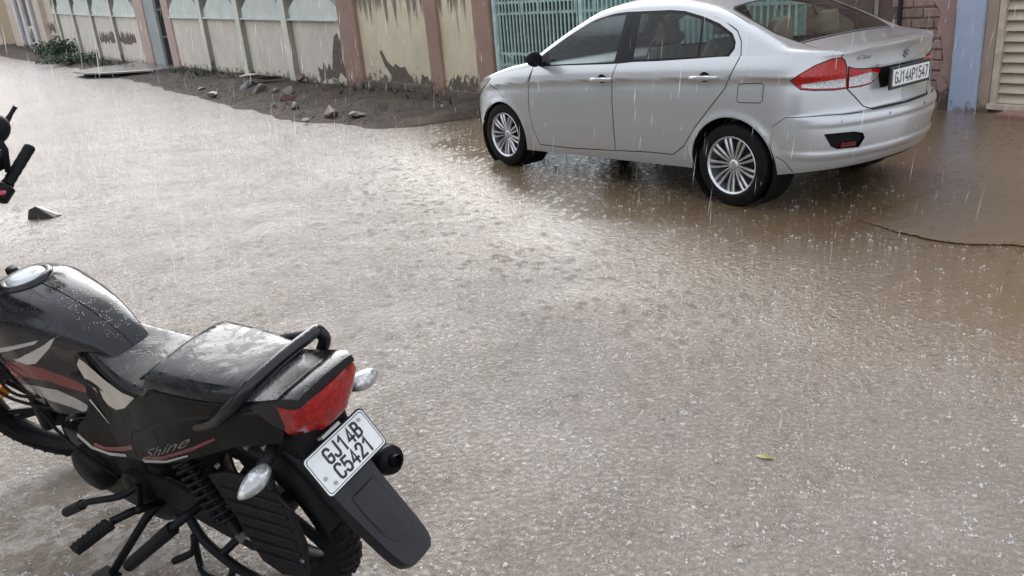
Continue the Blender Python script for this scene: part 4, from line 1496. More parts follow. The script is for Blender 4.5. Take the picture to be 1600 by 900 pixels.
    sd = [(-x, float(v)) for x, v in zip(xs, b)] + [(-x, float(v)) for x, v in zip(xs[::-1], (z1 - rs)[::-1])]
    n_ = lambda pts: [(-x, z) for x, z in pts]
    fw = n_([(2.03, 1.06), (1.955, .962), (1.165, 1.0), (1.19, 1.342), (1.407, 1.328), (1.602, 1.283), (1.867, 1.175)])
    bp_ = n_([(1.19, 1.342), (1.033, 1.348), (.955, 1.022), (1.165, 1.0)])
    rw = n_([(1.025, 1.346), (.733, 1.344), (.585, 1.333), (.39, 1.292), (.337, 1.047), (.962, 1.02)])
    qw = n_([(.37, 1.287), (.232, 1.245), (.102, 1.185), (.06, 1.143), (.052, 1.111), (.086, 1.06), (.318, 1.048)])
    trimp = n_([(2.17, .955), (2.16, .985), (2.05, 1.095), (1.88, 1.20), (1.61, 1.303), (1.41, 1.35), (1.19, 1.364), (.73, 1.366), (.58, 1.355), (.38, 1.312), (.22, 1.264), (.085, 1.2), (.038, 1.145), (.03, 1.10), (.07, 1.04), (.33, 1.026), (.95, 1.003), (1.16, .982), (1.93, .945)])
    # door frames above the belt
    fdu = n_([(2.21, .90), (2.21, .985), (2.10, 1.115), (1.90, 1.235), (1.62, 1.335), (1.4, 1.38), (1.10, 1.395), (1.10, .9)])
    rdu = n_([(1.10, .9), (1.10, 1.395), (.74, 1.39), (.56, 1.378), (.36, 1.335), (.19, 1.285), (.05, 1.215), (-.005, 1.15), (-.035, 1.06), (-.03, .9)])
    sseams = [(fdu[1:-1], .006, .006), (rdu[2:-1], .008, .010)]
    up_s = patch(SIDE, sd, [('front_window', fw), ('rear_window', rw), ('quarter_window', qw), ('window_trim', trimp), ('front_door', fdu), ('rear_door', rdu)], sseams, .04, .025)
    cd = [(-x, 0.0) for x in xs] + [(-x, 1.0) for x in xs[::-1]]
    rail_seam = [([(-x, .72) for x in np.linspace(.0, 2.0, 40)], .06, .006)]
    up_c = patch(CORN, cd, [], rail_seam, .04, .13)
    yc = y1 - rt
    td = [(x, float(v)) for x, v in zip(xs, -yc)] + [(x, float(v)) for x, v in zip(xs[::-1], yc[::-1])]
    yw = lambda x: float(np.interp(x, xs, yc))
    bl = [(-.335, y) for y in np.linspace(-.56, .56, 9)] + [(x, yw(x) - .028) for x in (-.2, 0, .2)] + [(.215, y) for y in np.linspace(.5, -.5, 7)] + [(x, -yw(x) + .028) for x in (.2, 0, -.2)]
    blg = [(-.345, y) for y in np.linspace(-.58, .58, 9)] + [(x, yw(x) - .008) for x in (-.2, 0, .2)] + [(.235, y) for y in np.linspace(.52, -.52, 7)] + [(x, -yw(x) + .008) for x in (.2, 0, -.2)]
    ws = [(2.24, y) for y in np.linspace(-.60, .60, 7)] + [(x, yw(x) - .02) for x in (2.1, 1.9, 1.65)] + [(1.52, y) for y in np.linspace(.52, -.52, 7)] + [(x, -yw(x) + .02) for x in (1.65, 1.9, 2.1)]
    cowl = [(2.24, -.62), (2.33, -.60), (2.35, 0), (2.33, .60), (2.24, .62)]
    boot_t = [(-.352, -.56), (-.352, .56), (-.42, .60), (-.52, .625), (-.60, .60), (-.70, .575), (-.9, .57), (-.9, -.57), (-.70, -.575), (-.60, -.60), (-.52, -.625), (-.42, -.60)]
    bonnet = [(2.36, -.62), (2.36, .62), (2.9, .63), (3.3, .48), (3.45, .3), (3.45, -.3), (3.3, -.48), (2.9, -.63)]
    bt_seam = [([(-.358, y) for y in np.linspace(-.565, .565, 7)], .016, .012), ([(-.36, .57), (-.42, .60), (-.52, .625), (-.60, .60), (-.68, .585)], .008, .010),
               ([(-.36, -.57), (-.42, -.60), (-.52, -.625), (-.60, -.60), (-.68, -.585)], .008, .010), ([(2.9, .63), (2.36, .62)], .006, .006)]
    up_t = patch(TOP, td, [('rear_screen', bl), ('screen_border', blg), ('windscreen', ws), ('cowl', cowl), ('boot_lid', boot_t), ('bonnet', bonnet)], bt_seam, .045, .05)
    # fans closing the tail and the nose between the last section and the rim
    def fan(x_s, u_from, y_lim, sgn):
        ys = np.linspace(-1, 1, 61) * y_lim
        us_ = np.array([u_from(abs(y)) for y in ys])
        R_ = A(us_, Bu(us_))
        R_[:, 1] = np.sign(ys) * np.abs(R_[:, 1])
        yE = np.linspace(-1, 1, 61) * float(yb(x_s))
        bE, y0E, z1E, y1E, rsE, rtE = keys(np.full(61, x_s))
        zE = ztop(np.full(61, x_s), np.clip(yE, -y1E, y1E))
        over = np.abs(yE) > y1E
        zE = np.where(over, bE + (z1E - bE) * np.clip((y0E - np.abs(yE)) / (y0E - y1E + 1e-9), 0, 1), zE)
        E_ = np.stack([np.full(61, x_s), yE, zE], -1)
        rows = [E_ + (R_ - E_) * t + np.array([0, 0, .004]) * sin(pi * t) for t in np.linspace(0, 1, 5)]
        m = MB()
        vs = [tuple(p) for r_ in rows for p in r_]
        fs = []
        for i in range(4):
            for k in range(60):
                fs.append((i * 61 + k, i * 61 + k + 1, (i + 1) * 61 + k + 1, (i + 1) * 61 + k))
        m.add(vs, fs)
        return m
    P, SE = M['paint'], M['seam']
    # ---- gather
    def both(dct, nm):
        return [dct[nm], mirror_y(dct[nm])] if nm in dct else []
    L = lambda dct, nm: [dct[nm]] if nm in dct else []
    body = both(low, 'base') + both(low, 'sill') + both(up_s, 'base') + both(up_c, 'base') + [up_t['base']]
    body += [mirror_y(low['front_door']), mirror_y(low['rear_door']), mirror_y(low['fuel_flap']), mirror_y(up_s['front_door']), mirror_y(up_s['rear_door'])]
    ob = tri_obj('body', cat(body), P, car)
    fan(XR0, lambda y: oy(y * .985), float(pl[np.argmin(np.abs(pl[:, 0] - XR0) + (pl[:, 1] < .3) * 9), 1]), -1).build('boot_edge', P, car, smooth=True)
    fan(XF1, lambda y: ox(float(np.interp(y, [0, .5], [3.45, 3.36]))) if y < .5 else ox(3.36), .5, 1).build('nose_panel', P, car, smooth=True)
    tri_obj('panel_gap', cat(both(low, 'seam') + both(up_s, 'seam') + both(up_c, 'seam') + [up_t['seam']]), SE, car)
    fdo = tri_obj('front_door', cat(L(low, 'front_door') + L(up_s, 'front_door')), P, car)
    rdo = tri_obj('rear_door', cat(L(low, 'rear_door') + L(up_s, 'rear_door')), P, car)
    tri_obj('window', up_s['front_window'], M['glass'], fdo)
    tri_obj('window', up_s['rear_window'], M['tinted_glass'], rdo)
    tri_obj('quarter_window', up_s['quarter_window'], M['tinted_glass'], rdo)
    tri_obj('window', cat([mirror_y(up_s[k]) for k in ('front_window', 'rear_window', 'quarter_window')]), M['glass'], car)
    tri_obj('window_trim', cat(both(up_s, 'window_trim')), M['black_plastic'], car)
    tri_obj('rear_screen', up_t['rear_screen'], M['back_glass'], car)
    tri_obj('screen_border', up_t['screen_border'], M['plate_black'], car)
    tri_obj('windscreen', up_t['windscreen'], M['glass'], car)
    tri_obj('cowl', up_t['cowl'], M['black_plastic'], car)
    tri_obj('bonnet', up_t['bonnet'], P, car)
    bt = tri_obj('boot_lid', cat(both(low, 'boot_lid') + [up_t['boot_lid']]), P, car)
    tri_obj('fuel_flap', low['fuel_flap'], P, car)
    bmp = tri_obj('bumper', cat(both(low, 'bumper')), P, car)
    tri_obj('parking_sensor', cat(both(low, 'parking_sensor')), M['paint'], bmp, offs=.004)
    for f_ in (lambda d: d, mirror_y):
        t_ = tri_obj('taillight', cat([f_(low['taillight'])]), M['car_red_lens'], car, offs=.006)
        tri_obj('clear_lens', f_(low['taillight_clear']), M['clear_lens'], t_, offs=.007)
        t2 = tri_obj('boot_light', f_(low['boot_light']), M['car_red_lens'], car, offs=.006)
        tri_obj('clear_lens', f_(low['boot_light_clear']), M['clear_lens'], t2, offs=.007)
        # bumper pocket with a red reflector in it
        pk = tri_obj('bumper_pocket', f_(low['reflector']), M['under'], bmp, offs=-.02)
        hh = tri_obj('headlight', f_(low['headlight']), M['clear_lens'], car, offs=.004)
    tri_obj('grille', cat(both(low, 'grille')), M['black_plastic'], car)
    tri_obj('plate_recess', cat(both(low, 'plate_recess')), M['plate_black'], bt, offs=.003)
    # pocket reflector
    for s in (1, -1):
        us_ = np.linspace(oy(.60), oy(.50), 6)
        lo_, hi_ = A(us_, np.full(6, .455)), A(us_, np.full(6, .485))
        m = MB()
        vs = [tuple(p * np.array([1, s, 1])) for p in lo_] + [tuple(p * np.array([1, s, 1])) for p in hi_]
        back = [(x + .02, y, z) for x, y, z in vs]
        m.add(vs + back, [(k, k + 1, 7 + k, 6 + k) for k in range(5)] + [(12 + k, 13 + k, 19 + k, 18 + k) for k in range(5)] + [(k, k + 1, 13 + k, 12 + k) for k in range(5)] + [(6 + k, 7 + k, 19 + k, 18 + k) for k in range(5)])
        m.build('reflector', M['dark_red_lens'], bmp)
    # underside and arch liners
    m = MB()
    uu2 = np.linspace(U0, U1, 90)
    z_b = np.array([float(bot(np.interp(u, arc, pl[:, 0]))) for u in uu2])
    e_ = A(uu2, z_b + .02)
    ring = [(x * .985, y * .97, z) for x, y, z in e_] + [(x * .985, -y * .97, z) for x, y, z in e_[::-1][1:-1]]
    lowr = [(x * .97, y * .9, z - .04) for x, y, z in ring]
    n = len(ring)
    m.add(ring + lowr, [(k, (k + 1) % n, n + (k + 1) % n, n + k) for k in range(n)])
    half = len(e_)
    idx_l = list(range(half))
    fs = []
    for k in range(half - 1):
        a_, b_ = k, k + 1
        ra, rb = (n - k) % n, (n - k - 1) % n
        fs.append((n + a_, n + b_, n + rb if rb != b_ else n + b_, n + ra))
    m.add([], [])
    m.f += [tuple(dict.fromkeys(f)) for f in fs if len(set(f)) > 2]
    m.mi += [0] * (len(m.f) - len(m.mi))
    m.build('underbody', M['under'], car)
    for s in (1, -1):
        for ax, az, ra, rb in AR:
            m = MB()
            secs = []
            for a in np.linspace(-.3 * pi, 1.3 * pi, 30):
                x, z = ax + (ra + .012) * cos(a), az + (rb + .012) * sin(a)
                secs.append([(x, s * (.842 - .0 * abs(a)), z), (x, s * .58, z)])
            vs = [p for sc in secs for p in sc]
            m.add(vs, [(2 * k, 2 * k + 1, 2 * k + 3, 2 * k + 2) for k in range(29)])
            m.add([(ax + (ra + .01) * cos(a), s * .58, az + (rb + .01) * sin(a)) for a in np.linspace(-.3 * pi, 1.3 * pi, 24)], [tuple(range(24))])
            m.build('arch_liner', M['under'], car)
    # ---- wheels
    def wheel(cx, s):
        r = 0.302
        m = MB()
        m.lathe([(.212, -.105), (.245, -.108), (.285, -.10), (.296, -.085), (r, -.06), (r, 0), (r, .045), (.297, .064), (.287, .078), (.255, .088), (.222, .088), (.208, .078), (.200, .06), (.197, -.08)], 56, closed_prof=True)
        for k in range(4):
            pass
        t = m.build('wheel', M['rubber'], car, smooth=35)
        m = MB()
        m.lathe([(.204, .078), (.208, .084), (.212, .080), (.212, .06), (.204, .05), (.198, .02), (.194, -.07), (.186, -.07), (.189, .02), (.194, .062), (.196, .072)], 64, closed_prof=True)
        m.lathe([(.0, .056), (.018, .056), (.034, .052), (.040, .045), (.042, .02)], 24)
        ns = 18
        for k in range(ns):
            a = 2 * pi * k / ns + .1
            w0, w1 = .0085, .0125
            sw = .07
            pts = []
            for tt in np.linspace(0, 1, 6):
                rr = .036 + (.204 - .036) * tt
                aa = a + sw * tt * (1 if k % 2 else -1)
                h = .046 + .022 * sin(tt * pi * .62)
                wd = w0 + (w1 - w0) * tt
                d_, p_ = (cos(aa), sin(aa)), (-sin(aa), cos(aa))
                pts.append([(rr * d_[0] + p_[0] * q_ * wd, h - (0.009 if abs(q_) == 1 else 0), rr * d_[1] + p_[1] * q_ * wd) for q_ in (-1, -.45, .45, 1)] +
                           [(rr * d_[0] + p_[0] * wd * .7, h - .028, rr * d_[1] + p_[1] * wd * .7), (rr * d_[0] - p_[0] * wd * .7, h - .028, rr * d_[1] - p_[1] * wd * .7)])
            m.loft(pts)
        rim_ = m.build('rim', M['alloy'], t, smooth=40)
        m = MB()
        m.lathe([(.197, .0), (.14, .004), (.05, .004), (0, .004)], 40)
        m.build('brake_disc', M['alloy_dark'], t, smooth=True)
        t.location = (cx, s * .762, r - .003)
        if s < 0:
            t.rotation_euler = (0, 0, pi)
        return t
    for cx in (0.0, 2.65):
        for s in (1, -1):
            wheel(cx, s)
    # ---- mirror, handles
    def mirror(s):
        m = MB()
        secs = []
        for tt in np.linspace(0, 1, 9):
            w = sin(pi * (.12 + .80 * tt)) ** .6
            cy_, cx_, cz_ = s * (.845 + .165 * tt), 2.035 - .015 * tt, 1.015 + .012 * tt
            secs.append([(cx_ + .055 * w * cos(a) * (1.0 if cos(a) > 0 else .55), cy_, cz_ + .067 * w * sin(a)) for a in np.linspace(0, 2 * pi, 17)[:-1]])
        m.loft(secs)
        o = m.build('door_mirror', M['black_plastic'], car, smooth=True)
        m = MB()
        m.tube([(2.06, s * .80, .965), (2.05, s * .83, .968), (2.04, s * .87, .985)], [.03, .026, .024], 10)
        m.build('mirror_arm', M['black_plastic'], o, smooth=True)
    mirror(1), mirror(-1)
    for par, x0, z0 in ((fdo, 1.26, .868), (rdo, .225, .912)):
        base = float(A(np.array([ox(x0)]), np.array([z0]))[0, 1])
        m = MB()
        secs = []
        for tt in np.linspace(0, 1, 11):
            x = x0 + .125 * (1 - 2 * tt)
            outw = .016 + .022 * min(1, sin(pi * tt) * 1.6)
            hh = .012 + .006 * sin(pi * tt)
            secs.append([(x, base + outw + .010 * cos(a), z0 + (.5 - tt) * -.010 + hh * sin(a)) for a in np.linspace(0, 2 * pi, 11)[:-1]])
        m.loft(secs)
        for xx_ in (x0 + .108, x0 - .108):
            m.tube([(xx_, base - .01, z0), (xx_, base + .028, z0)], .011, 8)
        h = m.build('handle', P, par, smooth=50)
        m = MB()
        secs = [[(x0 + .045 * rr * cos(a), base + dd, z0 + .004 + .036 * rr * sin(a)) for a in np.linspace(0, 2 * pi, 19)[:-1]] for rr, dd in ((1, .0015), (.6, .0015), (.05, .0015))]
        m.loft(secs)
        m.build('handle_cup', M['seam'], par, smooth=True)
    # ---- plate, badges on the tail
    def rear_fn(y, z, h=0.0, s=1):
        p = A(np.array([oy(abs(y))]), np.array([z]))[0]
        return (p[0] - h, y, p[2])
    m = MB()
    m.box(-.842, -.826, -.235, .285, .787, .934)
    pf = m.build('plate_frame', M['plate_black'], bt, bevel=.004)
    m = MB()
    m.box(-.848, -.8405, -.208, .262, .808, .916)
    pp = m.build('number_plate', M['white_plate'], car, bevel=.002)
    vs, fs = plate_text('GJ14AP1547', .42, .070, .0092)
    sx = 1.0
    m = MB()
    m.add([(-.8495, .027 - v[0] * sx, .862 + v[1]) for v in vs], fs)
    m.build('plate_lettering', M['plate_black'], pp)
    vs, fs = text_polys('Ciaz', .055, shear=.35, bold=.0008)
    m = MB()
    m.add([rear_fn(.43 - v[0] * 1.25, 1.015 + v[1] * .62, .004) for v in vs], fs)
    m.build('name_badge', M['steel'], bt)
    # angular S-shaped emblem
    em = [(-.036, .012), (0, .040), (.038, .012), (.020, .004), (0, .018), (-.010, .010), (.036, -.014), (0, -.042), (-.038, -.014), (-.020, -.005), (0, -.019), (.011, -.011)]
    m = MB()
    m.prism(em, .002, .009, lambda u, v, h: rear_fn(-u * .82, 1.0 + v * .85, h))
    m.build('emblem', M['steel'], bt)
    # chrome bar above the plate
    m = MB()
    ys = np.linspace(-.30, .30, 9)
    m.loft([[rear_fn(y, .958, .002), rear_fn(y, .958, .016), rear_fn(y, .936, .016), rear_fn(y, .936, .002)] for y in ys])
    m.build('plate_garnish', P, bt, smooth=40)
    # wiper-less rear shelf, seats, dashboard
    m = MB()
    m.box(-.33, .05, -.55, .55, 1.015, 1.03)
    m.build('parcel_shelf', M['cabin_cloth'], car, bevel=.01)
    def seat(x, y, w, nm):
        m = MB()
        m.loft([[(x + .27, y - w, .42), (x + .27, y + w, .42), (x + .27, y + w, .56), (x + .27, y - w, .56)], [(x - .25, y - w, .40), (x - .25, y + w, .40), (x - .25, y + w, .54), (x - .25, y - w, .54)]])
        m.loft([[(x - .18, y - w, .46), (x - .18, y + w, .46), (x - .34, y + w, .46), (x - .34, y - w, .46)], [(x - .30, y - w * .96, .86), (x - .30, y + w * .96, .86), (x - .42, y + w * .96, .86), (x - .42, y - w * .96, .86)], [(x - .37, y - w * .66, 1.07), (x - .37, y + w * .66, 1.07), (x - .45, y + w * .66, 1.07), (x - .45, y - w * .66, 1.07)]])
        o = m.build(nm, M['cabin_cloth'], car, bevel=.03, seg=3, smooth=True)
        m = MB()
        for yy in ((y,) if w < .4 else (y - .3, y + .3)):
            m.loft([[(x - .36, yy - .12, 1.10), (x - .36, yy + .12, 1.10), (x - .46, yy + .12, 1.10), (x - .46, yy - .12, 1.10)], [(x - .39, yy - .10, 1.27), (x - .39, yy + .10, 1.27), (x - .46, yy + .10, 1.27), (x - .46, yy - .10, 1.27)]])
        m.build('headrest', M['cabin_cloth'], o, bevel=.03, seg=3, smooth=True)
    seat(1.42, .36, .25, 'front_seat')
    seat(1.42, -.36, .25, 'front_seat')
    seat(.42, 0, .60, 'rear_seat')
    m = MB()
    m.loft([[(2.25, -.72, .62), (2.25, .72, .62), (2.25, .72, .96), (2.25, -.72, .96)], [(1.80, -.72, .60), (1.80, .72, .60), (1.80, .72, .93), (1.80, -.72, .93)]])
    m.build('dashboard', simple('dashboard_vinyl', (.22, .23, .23), .5), car, bevel=.04)
    m = MB()
    m.box(-.35, 2.3, -.76, .76, .30, .36)
    m.build('cabin_floor', M['cabin_dark'], car)
    m = MB()
    m.lathe([(.172, 0), (.182, .012), (.192, 0), (.182, -.012)], 28, axis='X', closed_prof=True)
    m.tube([(0, -.18, 0), (0, .18, 0)], .016, 6)
    w = m.build('steering_wheel', M['cabin_dark'], car, smooth=True)
    w.location, w.rotation_euler = (1.72, -.36, .97), (0, radians(-25), 0)
    # aerial stub, wiper
    return low

build_car()
# ------------------------------------------------------------------ the motorcycle in the foreground
LEAN, BYAW = 0.218, 2.509
_rl = Matrix(((1, 0, 0, 0), (0, cos(LEAN), sin(LEAN), 0), (0, -sin(LEAN), cos(LEAN), 0), (0, 0, 0, 1)))
BIKE_MW = Matrix.Translation((-.70, 2.115, 0)) @ Matrix.Rotation(BYAW, 4, 'Z') @ _rl
bike = empty('motorcycle', 'black motorcycle leaning on its side stand in the foreground with a white number plate', 'motorcycle', BIKE_MW)

def build_bike():
    itp = np.interp
    # ---- tank
    tx = [.33, .40, .47, .55, .68, .80, .92, 1.02, 1.09]
    tw = pchip(tx, [.055, .070, .090, .110, .134, .150, .150, .125, .085])
    tm = pchip(tx, [.745, .79, .812, .822, .832, .838, .836, .83, .825])
    tt = pchip(tx, [.76, .832, .870, .905, .938, .953, .946, .915, .88])
    tb = pchip(tx, [.73, .76, .68, .60, .545, .53, .535, .57, .62])
    ne = 3.0
    def T(x, a, d=0.0, s=1):
        w, zm, zt_, zb = tw(x), tm(x), tt(x), tb(x)
        up = np.clip(a, 0, 1) * (pi / 2)
        dn = np.clip(a, -1, 0)
        ca, sa = np.cos(up), np.sin(up)
        y = np.where(a > 0, w * np.maximum(ca, 1e-6) ** (2 / ne), w * (1 - .10 * dn ** 2 - .10 * np.exp(-((x - .55) / .12) ** 2) * (-dn)))
        z = np.where(a > 0, zm + (zt_ - zm) * np.maximum(sa, 0) ** (2 / ne), zm + (zm - zb) * dn)
        # scooped knee panel
        y = y - .012 * np.exp(-((a + .35) / .3) ** 2) * np.clip((.8 - x) / .2, 0, 1)
        return np.stack([x, y + d * np.where(a > 0, ca, 1), z + d * np.where(a > 0, sa, 0)], -1)
    def za(pts):
        return [(x, float((z - tm(x)) / (tm(x) - tb(x))) if z < tm(x) else float(2 / pi * np.arcsin(min(1, ((z - tm(x)) / (tt(x) - tm(x))) ** (ne / 2))))) for x, z in pts]
    dom = [(x, -1.0) for x in np.linspace(.332, 1.088, 44)] + [(x, .999) for x in np.linspace(1.088, .332, 44)]
    red = za([(1.085, .705), (.97, .70), (.80, .742), (.70, .722), (.60, .684), (.535, .646), (.575, .638), (.705, .672), (.85, .668), (.974, .645), (1.085, .635)])
    wh1 = za([(1.085, .742), (.84, .788), (.65, .835), (.515, .866), (.66, .822), (.84, .772), (1.085, .728)])
    wh2 = za([(.83, .742), (.78, .758), (.62, .822), (.525, .862), (.60, .815), (.72, .742), (.76, .735)])
    sil = za([(.90, .622), (.80, .645), (.70, .640), (.636, .606), (.585, .552), (.63, .545), (.70, .572), (.80, .592), (.90, .60)])
    tp = patch(lambda x, a, d: T(x, a, d), dom, [('red', red), ('white', wh2), ('white', wh1), ('silver', sil)], [], .02, .06)
    tank = tri_obj('fuel_tank', cat([tp['base'], mirror_y(tp['base'])]), M['bike_black'], bike)
    for k_, mn, nm in (('red', 'red_decal', 'red_stripe'), ('white', 'white_decal', 'white_stripe'), ('silver', 'silver_panel', 'silver_trim')):
        tri_obj(nm, cat([tp[k_], mirror_y(tp[k_])]), M[mn], tank)
    m = MB()
    m.lathe([(0, .012), (.040, .012), (.050, .009), (.056, .003), (.058, -.006)], 36, axis='Z')
    cap = m.build('filler_cap', simple('pale_cap', (.55, .58, .58), .3, .3, coat=.5), tank, smooth=40)
    cap.location, cap.rotation_euler = (.815, 0, .957), (0, radians(0), 0)
    m = MB()
    m.lathe([(.058, .002), (.068, .006), (.076, .002), (.078, -.01)], 36, axis='Z')
    r_ = m.build('cap_ring', M['bike_black'], tank, smooth=True)
    r_.location = (.815, 0, .956)
    # ---- seat
    st = [(.56, .060, .868, .82), (.505, .070, .836, .79), (.48, .076, .822, .785), (.42, .092, .802, .772), (.34, .110, .784, .757), (.25, .124, .774, .748), (.17, .131, .777, .752), (.130, .133, .790, .765), (.108, .134, .818, .78), (.088, .134, .846, .795),
          (.06, .134, .856, .802), (-.05, .132, .862, .808), (-.16, .124, .866, .815), (-.24, .110, .868, .822), (-.285, .095, .858, .826), (-.30, .085, .842, .828)]
    xs_ = [s[0] for s in st]
    m = MB()
    secs = []
    fine = sorted(set(list(np.linspace(.56, .14, 18)) + list(np.linspace(.14, .08, 10)) + list(np.linspace(.08, -.30, 18))), reverse=True)
    f_w, f_t, f_b = [pchip([-s[0] for s in st], [s[i] for s in st]) for i in (1, 2, 3)]
    for x in fine:
        w, zt_, zb = float(f_w(-x)), float(f_t(-x)), float(f_b(-x))
        h = zt_ - zb
        prof = [(1.0, 0), (1.005, .35), (.985, .66), (.93, .88), (.82, .985), (.6, 1.05), (.3, 1.10), (0, 1.115)]
        half = [(x + .0, w * a, zb + h * b_) for a, b_ in prof]
        secs.append(half + [(x, -p[1], p[2]) for p in half[-2::-1]])
    m.loft(secs)
    seat = m.build('seat', M['seat'], bike, smooth=55)
    m = MB()
    for s in (1, -1):
        m.tube([(x, s * (float(f_w(-x)) + .002), float(f_b(-x)) + .002) for x in np.linspace(.49, -.29, 34)], .0045, 6)
    m.tube([(.118, y, .812 + .012 - .05 * y * y) for y in np.linspace(-.125, .125, 9)], .004, 6)
    m.build('seat_piping', M['black_plastic'], seat, smooth=True)
    # ---- side body
    def Yb(x, z):
        y = itp(x, [-.46, -.42, -.3, -.2, 0, .15, .3, .4, .5, .58, .70], [.085, .096, .114, .126, .138, .135, .122, .106, .095, .105, .12])
        return y + np.clip(.80 - z, 0, .35) * .10 - np.clip(z - .80, 0, .1) * .1
    def SB(u, z, d=0.0):
        x = -u
        bulge = .010 * np.exp(-(((x - .12) / .22) ** 2 + ((z - .61 + .45 * (x - .12)) / .05) ** 2))
        return np.stack([x, Yb(x, z) + bulge + d, z], -1)
    ng = lambda p: [(-x, z) for x, z in p]
    dom = ng([(.51, .795), (.44, .775), (.34, .758), (.25, .749), (.17, .755), (.11, .785), (.05, .806), (-.05, .812), (-.16, .818), (-.24, .826), (-.29, .832), (-.36, .852), (-.405, .862), (-.395, .80), (-.372, .742), (-.325, .732), (-.20, .70), (-.10, .655), (.05, .59), (.2, .53), (.35, .485), (.48, .44), (.60, .405), (.70, .455), (.66, .52), (.60, .56), (.545, .63), (.525, .70), (.525, .77)])
    cream = ng([(.497, .785), (.522, .76), (.512, .705), (.455, .675), (.415, .650), (.36, .655), (.28, .69), (.20, .742), (.12, .793), (.16, .765), (.21, .757), (.25, .754), (.34, .763), (.44, .778)])
    redl = ng([(.615, .466), (.56, .458), (.46, .487), (.35, .537), (.355, .523), (.46, .470), (.56, .444), (.62, .450)])
    whl = ng([(.685, .495), (.63, .447), (.56, .437), (.455, .462), (.45, .453), (.56, .424), (.645, .434), (.70, .485)])
    redt = ng([(.285, .525), (.13, .588), (-.03, .662), (-.14, .716), (-.14, .709), (-.03, .652), (.13, .576), (.285, .514)])
    wht = ng([(.30, .512), (.13, .571), (.0, .630), (.0, .625), (.13, .563), (.29, .502)])
    lin = ng([(.54, .636), (.485, .563), (.478, .565), (.53, .64)])
    seam1 = ng([(.345, .50), (.335, .56), (.30, .60), (.18, .655), (.05, .72), (-.10, .765), (-.25, .80), (-.40, .845)])
    seam2 = ng([(.52, .70), (.42, .64), (.33, .60)])
    sp = patch(SB, dom, [('cream', cream), ('red', redl), ('red', redt), ('white', whl), ('white', wht), ('white', lin)], [(seam1, .008, .006)], .022, .022)
    lo = tri_obj('side_cover', sp['base'], M['bike_side'], bike)
    tri_obj('side_cover', mirror_y(sp['base']), M['bike_side'], bike)
    tri_obj('seam', cat([sp['seam']]), M['seam'], lo)
    tri_obj('cream_panel', sp['cream'], simple('cream_panel', (.50, .44, .36), .3, coat=.4, vscale=8), lo, offs=.001)
    tri_obj('red_stripe', sp['red'], M['red_decal'], lo, offs=.001)
    for wi, wp_ in enumerate((whl, wht, lin)):
        X_, N_, T_ = sp['white']
        cc = X_[T_].mean(1)
        mk = inpoly(-cc[:, 0], cc[:, 2], wp_)
        if mk.any():
            ids, inv = np.unique(T_[mk], return_inverse=True)
            tri_obj('white_stripe', (X_[ids], N_[ids], inv.reshape(-1, 3)), M['white_decal'], lo, offs=.001)
    vs, fs = text_polys('Shine', .075, shear=.8)
    ang = radians(25.5)
    def on_side(u, v):
        x = .135 - (u * cos(ang) - v * -sin(ang) * -1)
        return x
    pts = []
    for vx, vy, vz in vs:
        u, v = vx * 1.95, vy * .46
        a_, h_ = u * cos(ang) - v * sin(ang), u * sin(ang) + v * cos(ang)
        x, z = .128 - a_, .607 + h_
        p = SB(np.array([-x]), np.array([z]))[0]
        pts.append((p[0], p[1] + .002, p[2]))
    m = MB()
    m.add(pts, fs)
    m.build('script_badge', M['steel'], lo)
    # ---- tail: flat deck between seat and lamp
    m = MB()
    secs = []
    for x, w, z0, z1 in ((-.20, .118, .76, .822), (-.28, .112, .765, .842), (-.36, .106, .78, .862), (-.40, .102, .79, .873), (-.41, .101, .850, .876), (-.452, .097, .856, .884), (-.468, .090, .860, .880)):
        half = [(x, w, z0), (x, w * 1.0, z1 - .012), (x, w * .95, z1 - .001), (x, w * .7, z1 + .003), (x, 0, z1 + .005)]
        secs.append(half + [(x, -p[1], p[2]) for p in half[-2::-1]])
    m.loft(secs)
    tail = m.build('tail_cowl', M['bike_black'], bike, smooth=40)
    # tail lamp
    m = MB()
    secs = []
    for y in np.linspace(-.102, .102, 15):
        e = abs(y) / .102
        x_t, x_b = -.470 + .030 * e ** 2.2, -.440 + .020 * e ** 2
        zt_, zb = .858 - .004 * e ** 2, .742 + .022 * e ** 3 + (.010 if e > .55 else 0)
        secs.append([(x_t, y, zt_), (x_t - .008, y, zt_ * .65 + zb * .35), (x_b - .006, y, zb + .008), (x_b + .02, y, zb), (x_b + .06, y, (zt_ + zb) / 2), (x_t + .06, y, zt_)])
    m.loft(secs)
    tl = m.build('tail_lamp', M['red_lens'], bike, smooth=40)
    # grab rail
    m = MB()
    path = catmull([(-.10, .150, .745), (-.19, .150, .785), (-.265, .142, .838), (-.318, .122, .882), (-.338, .09, .902), (-.342, .0, .910), (-.338, -.09, .906), (-.332, -.118, .900), (-.336, -.127, .870), (-.32, -.120, .838)], 7)
    n = len(path)
    m.tube(path, [.0115 + .0045 * min(1, abs(i - 0) / 14) for i in range(n)], 12)
    gr = m.build('grab_rail', M['bike_black'], bike, smooth=True)
    m = MB()
    m.tube([(-.24, .11, .81), (-.27, .135, .838)], .012, 8)
    m.tube([(-.06, -.145, .79), (-.16, -.142, .825), (-.26, -.134, .86), (-.322, -.12, .893)], .013, 10)
    m.build('rail_bracket', M['steel_dark'], gr, smooth=True)
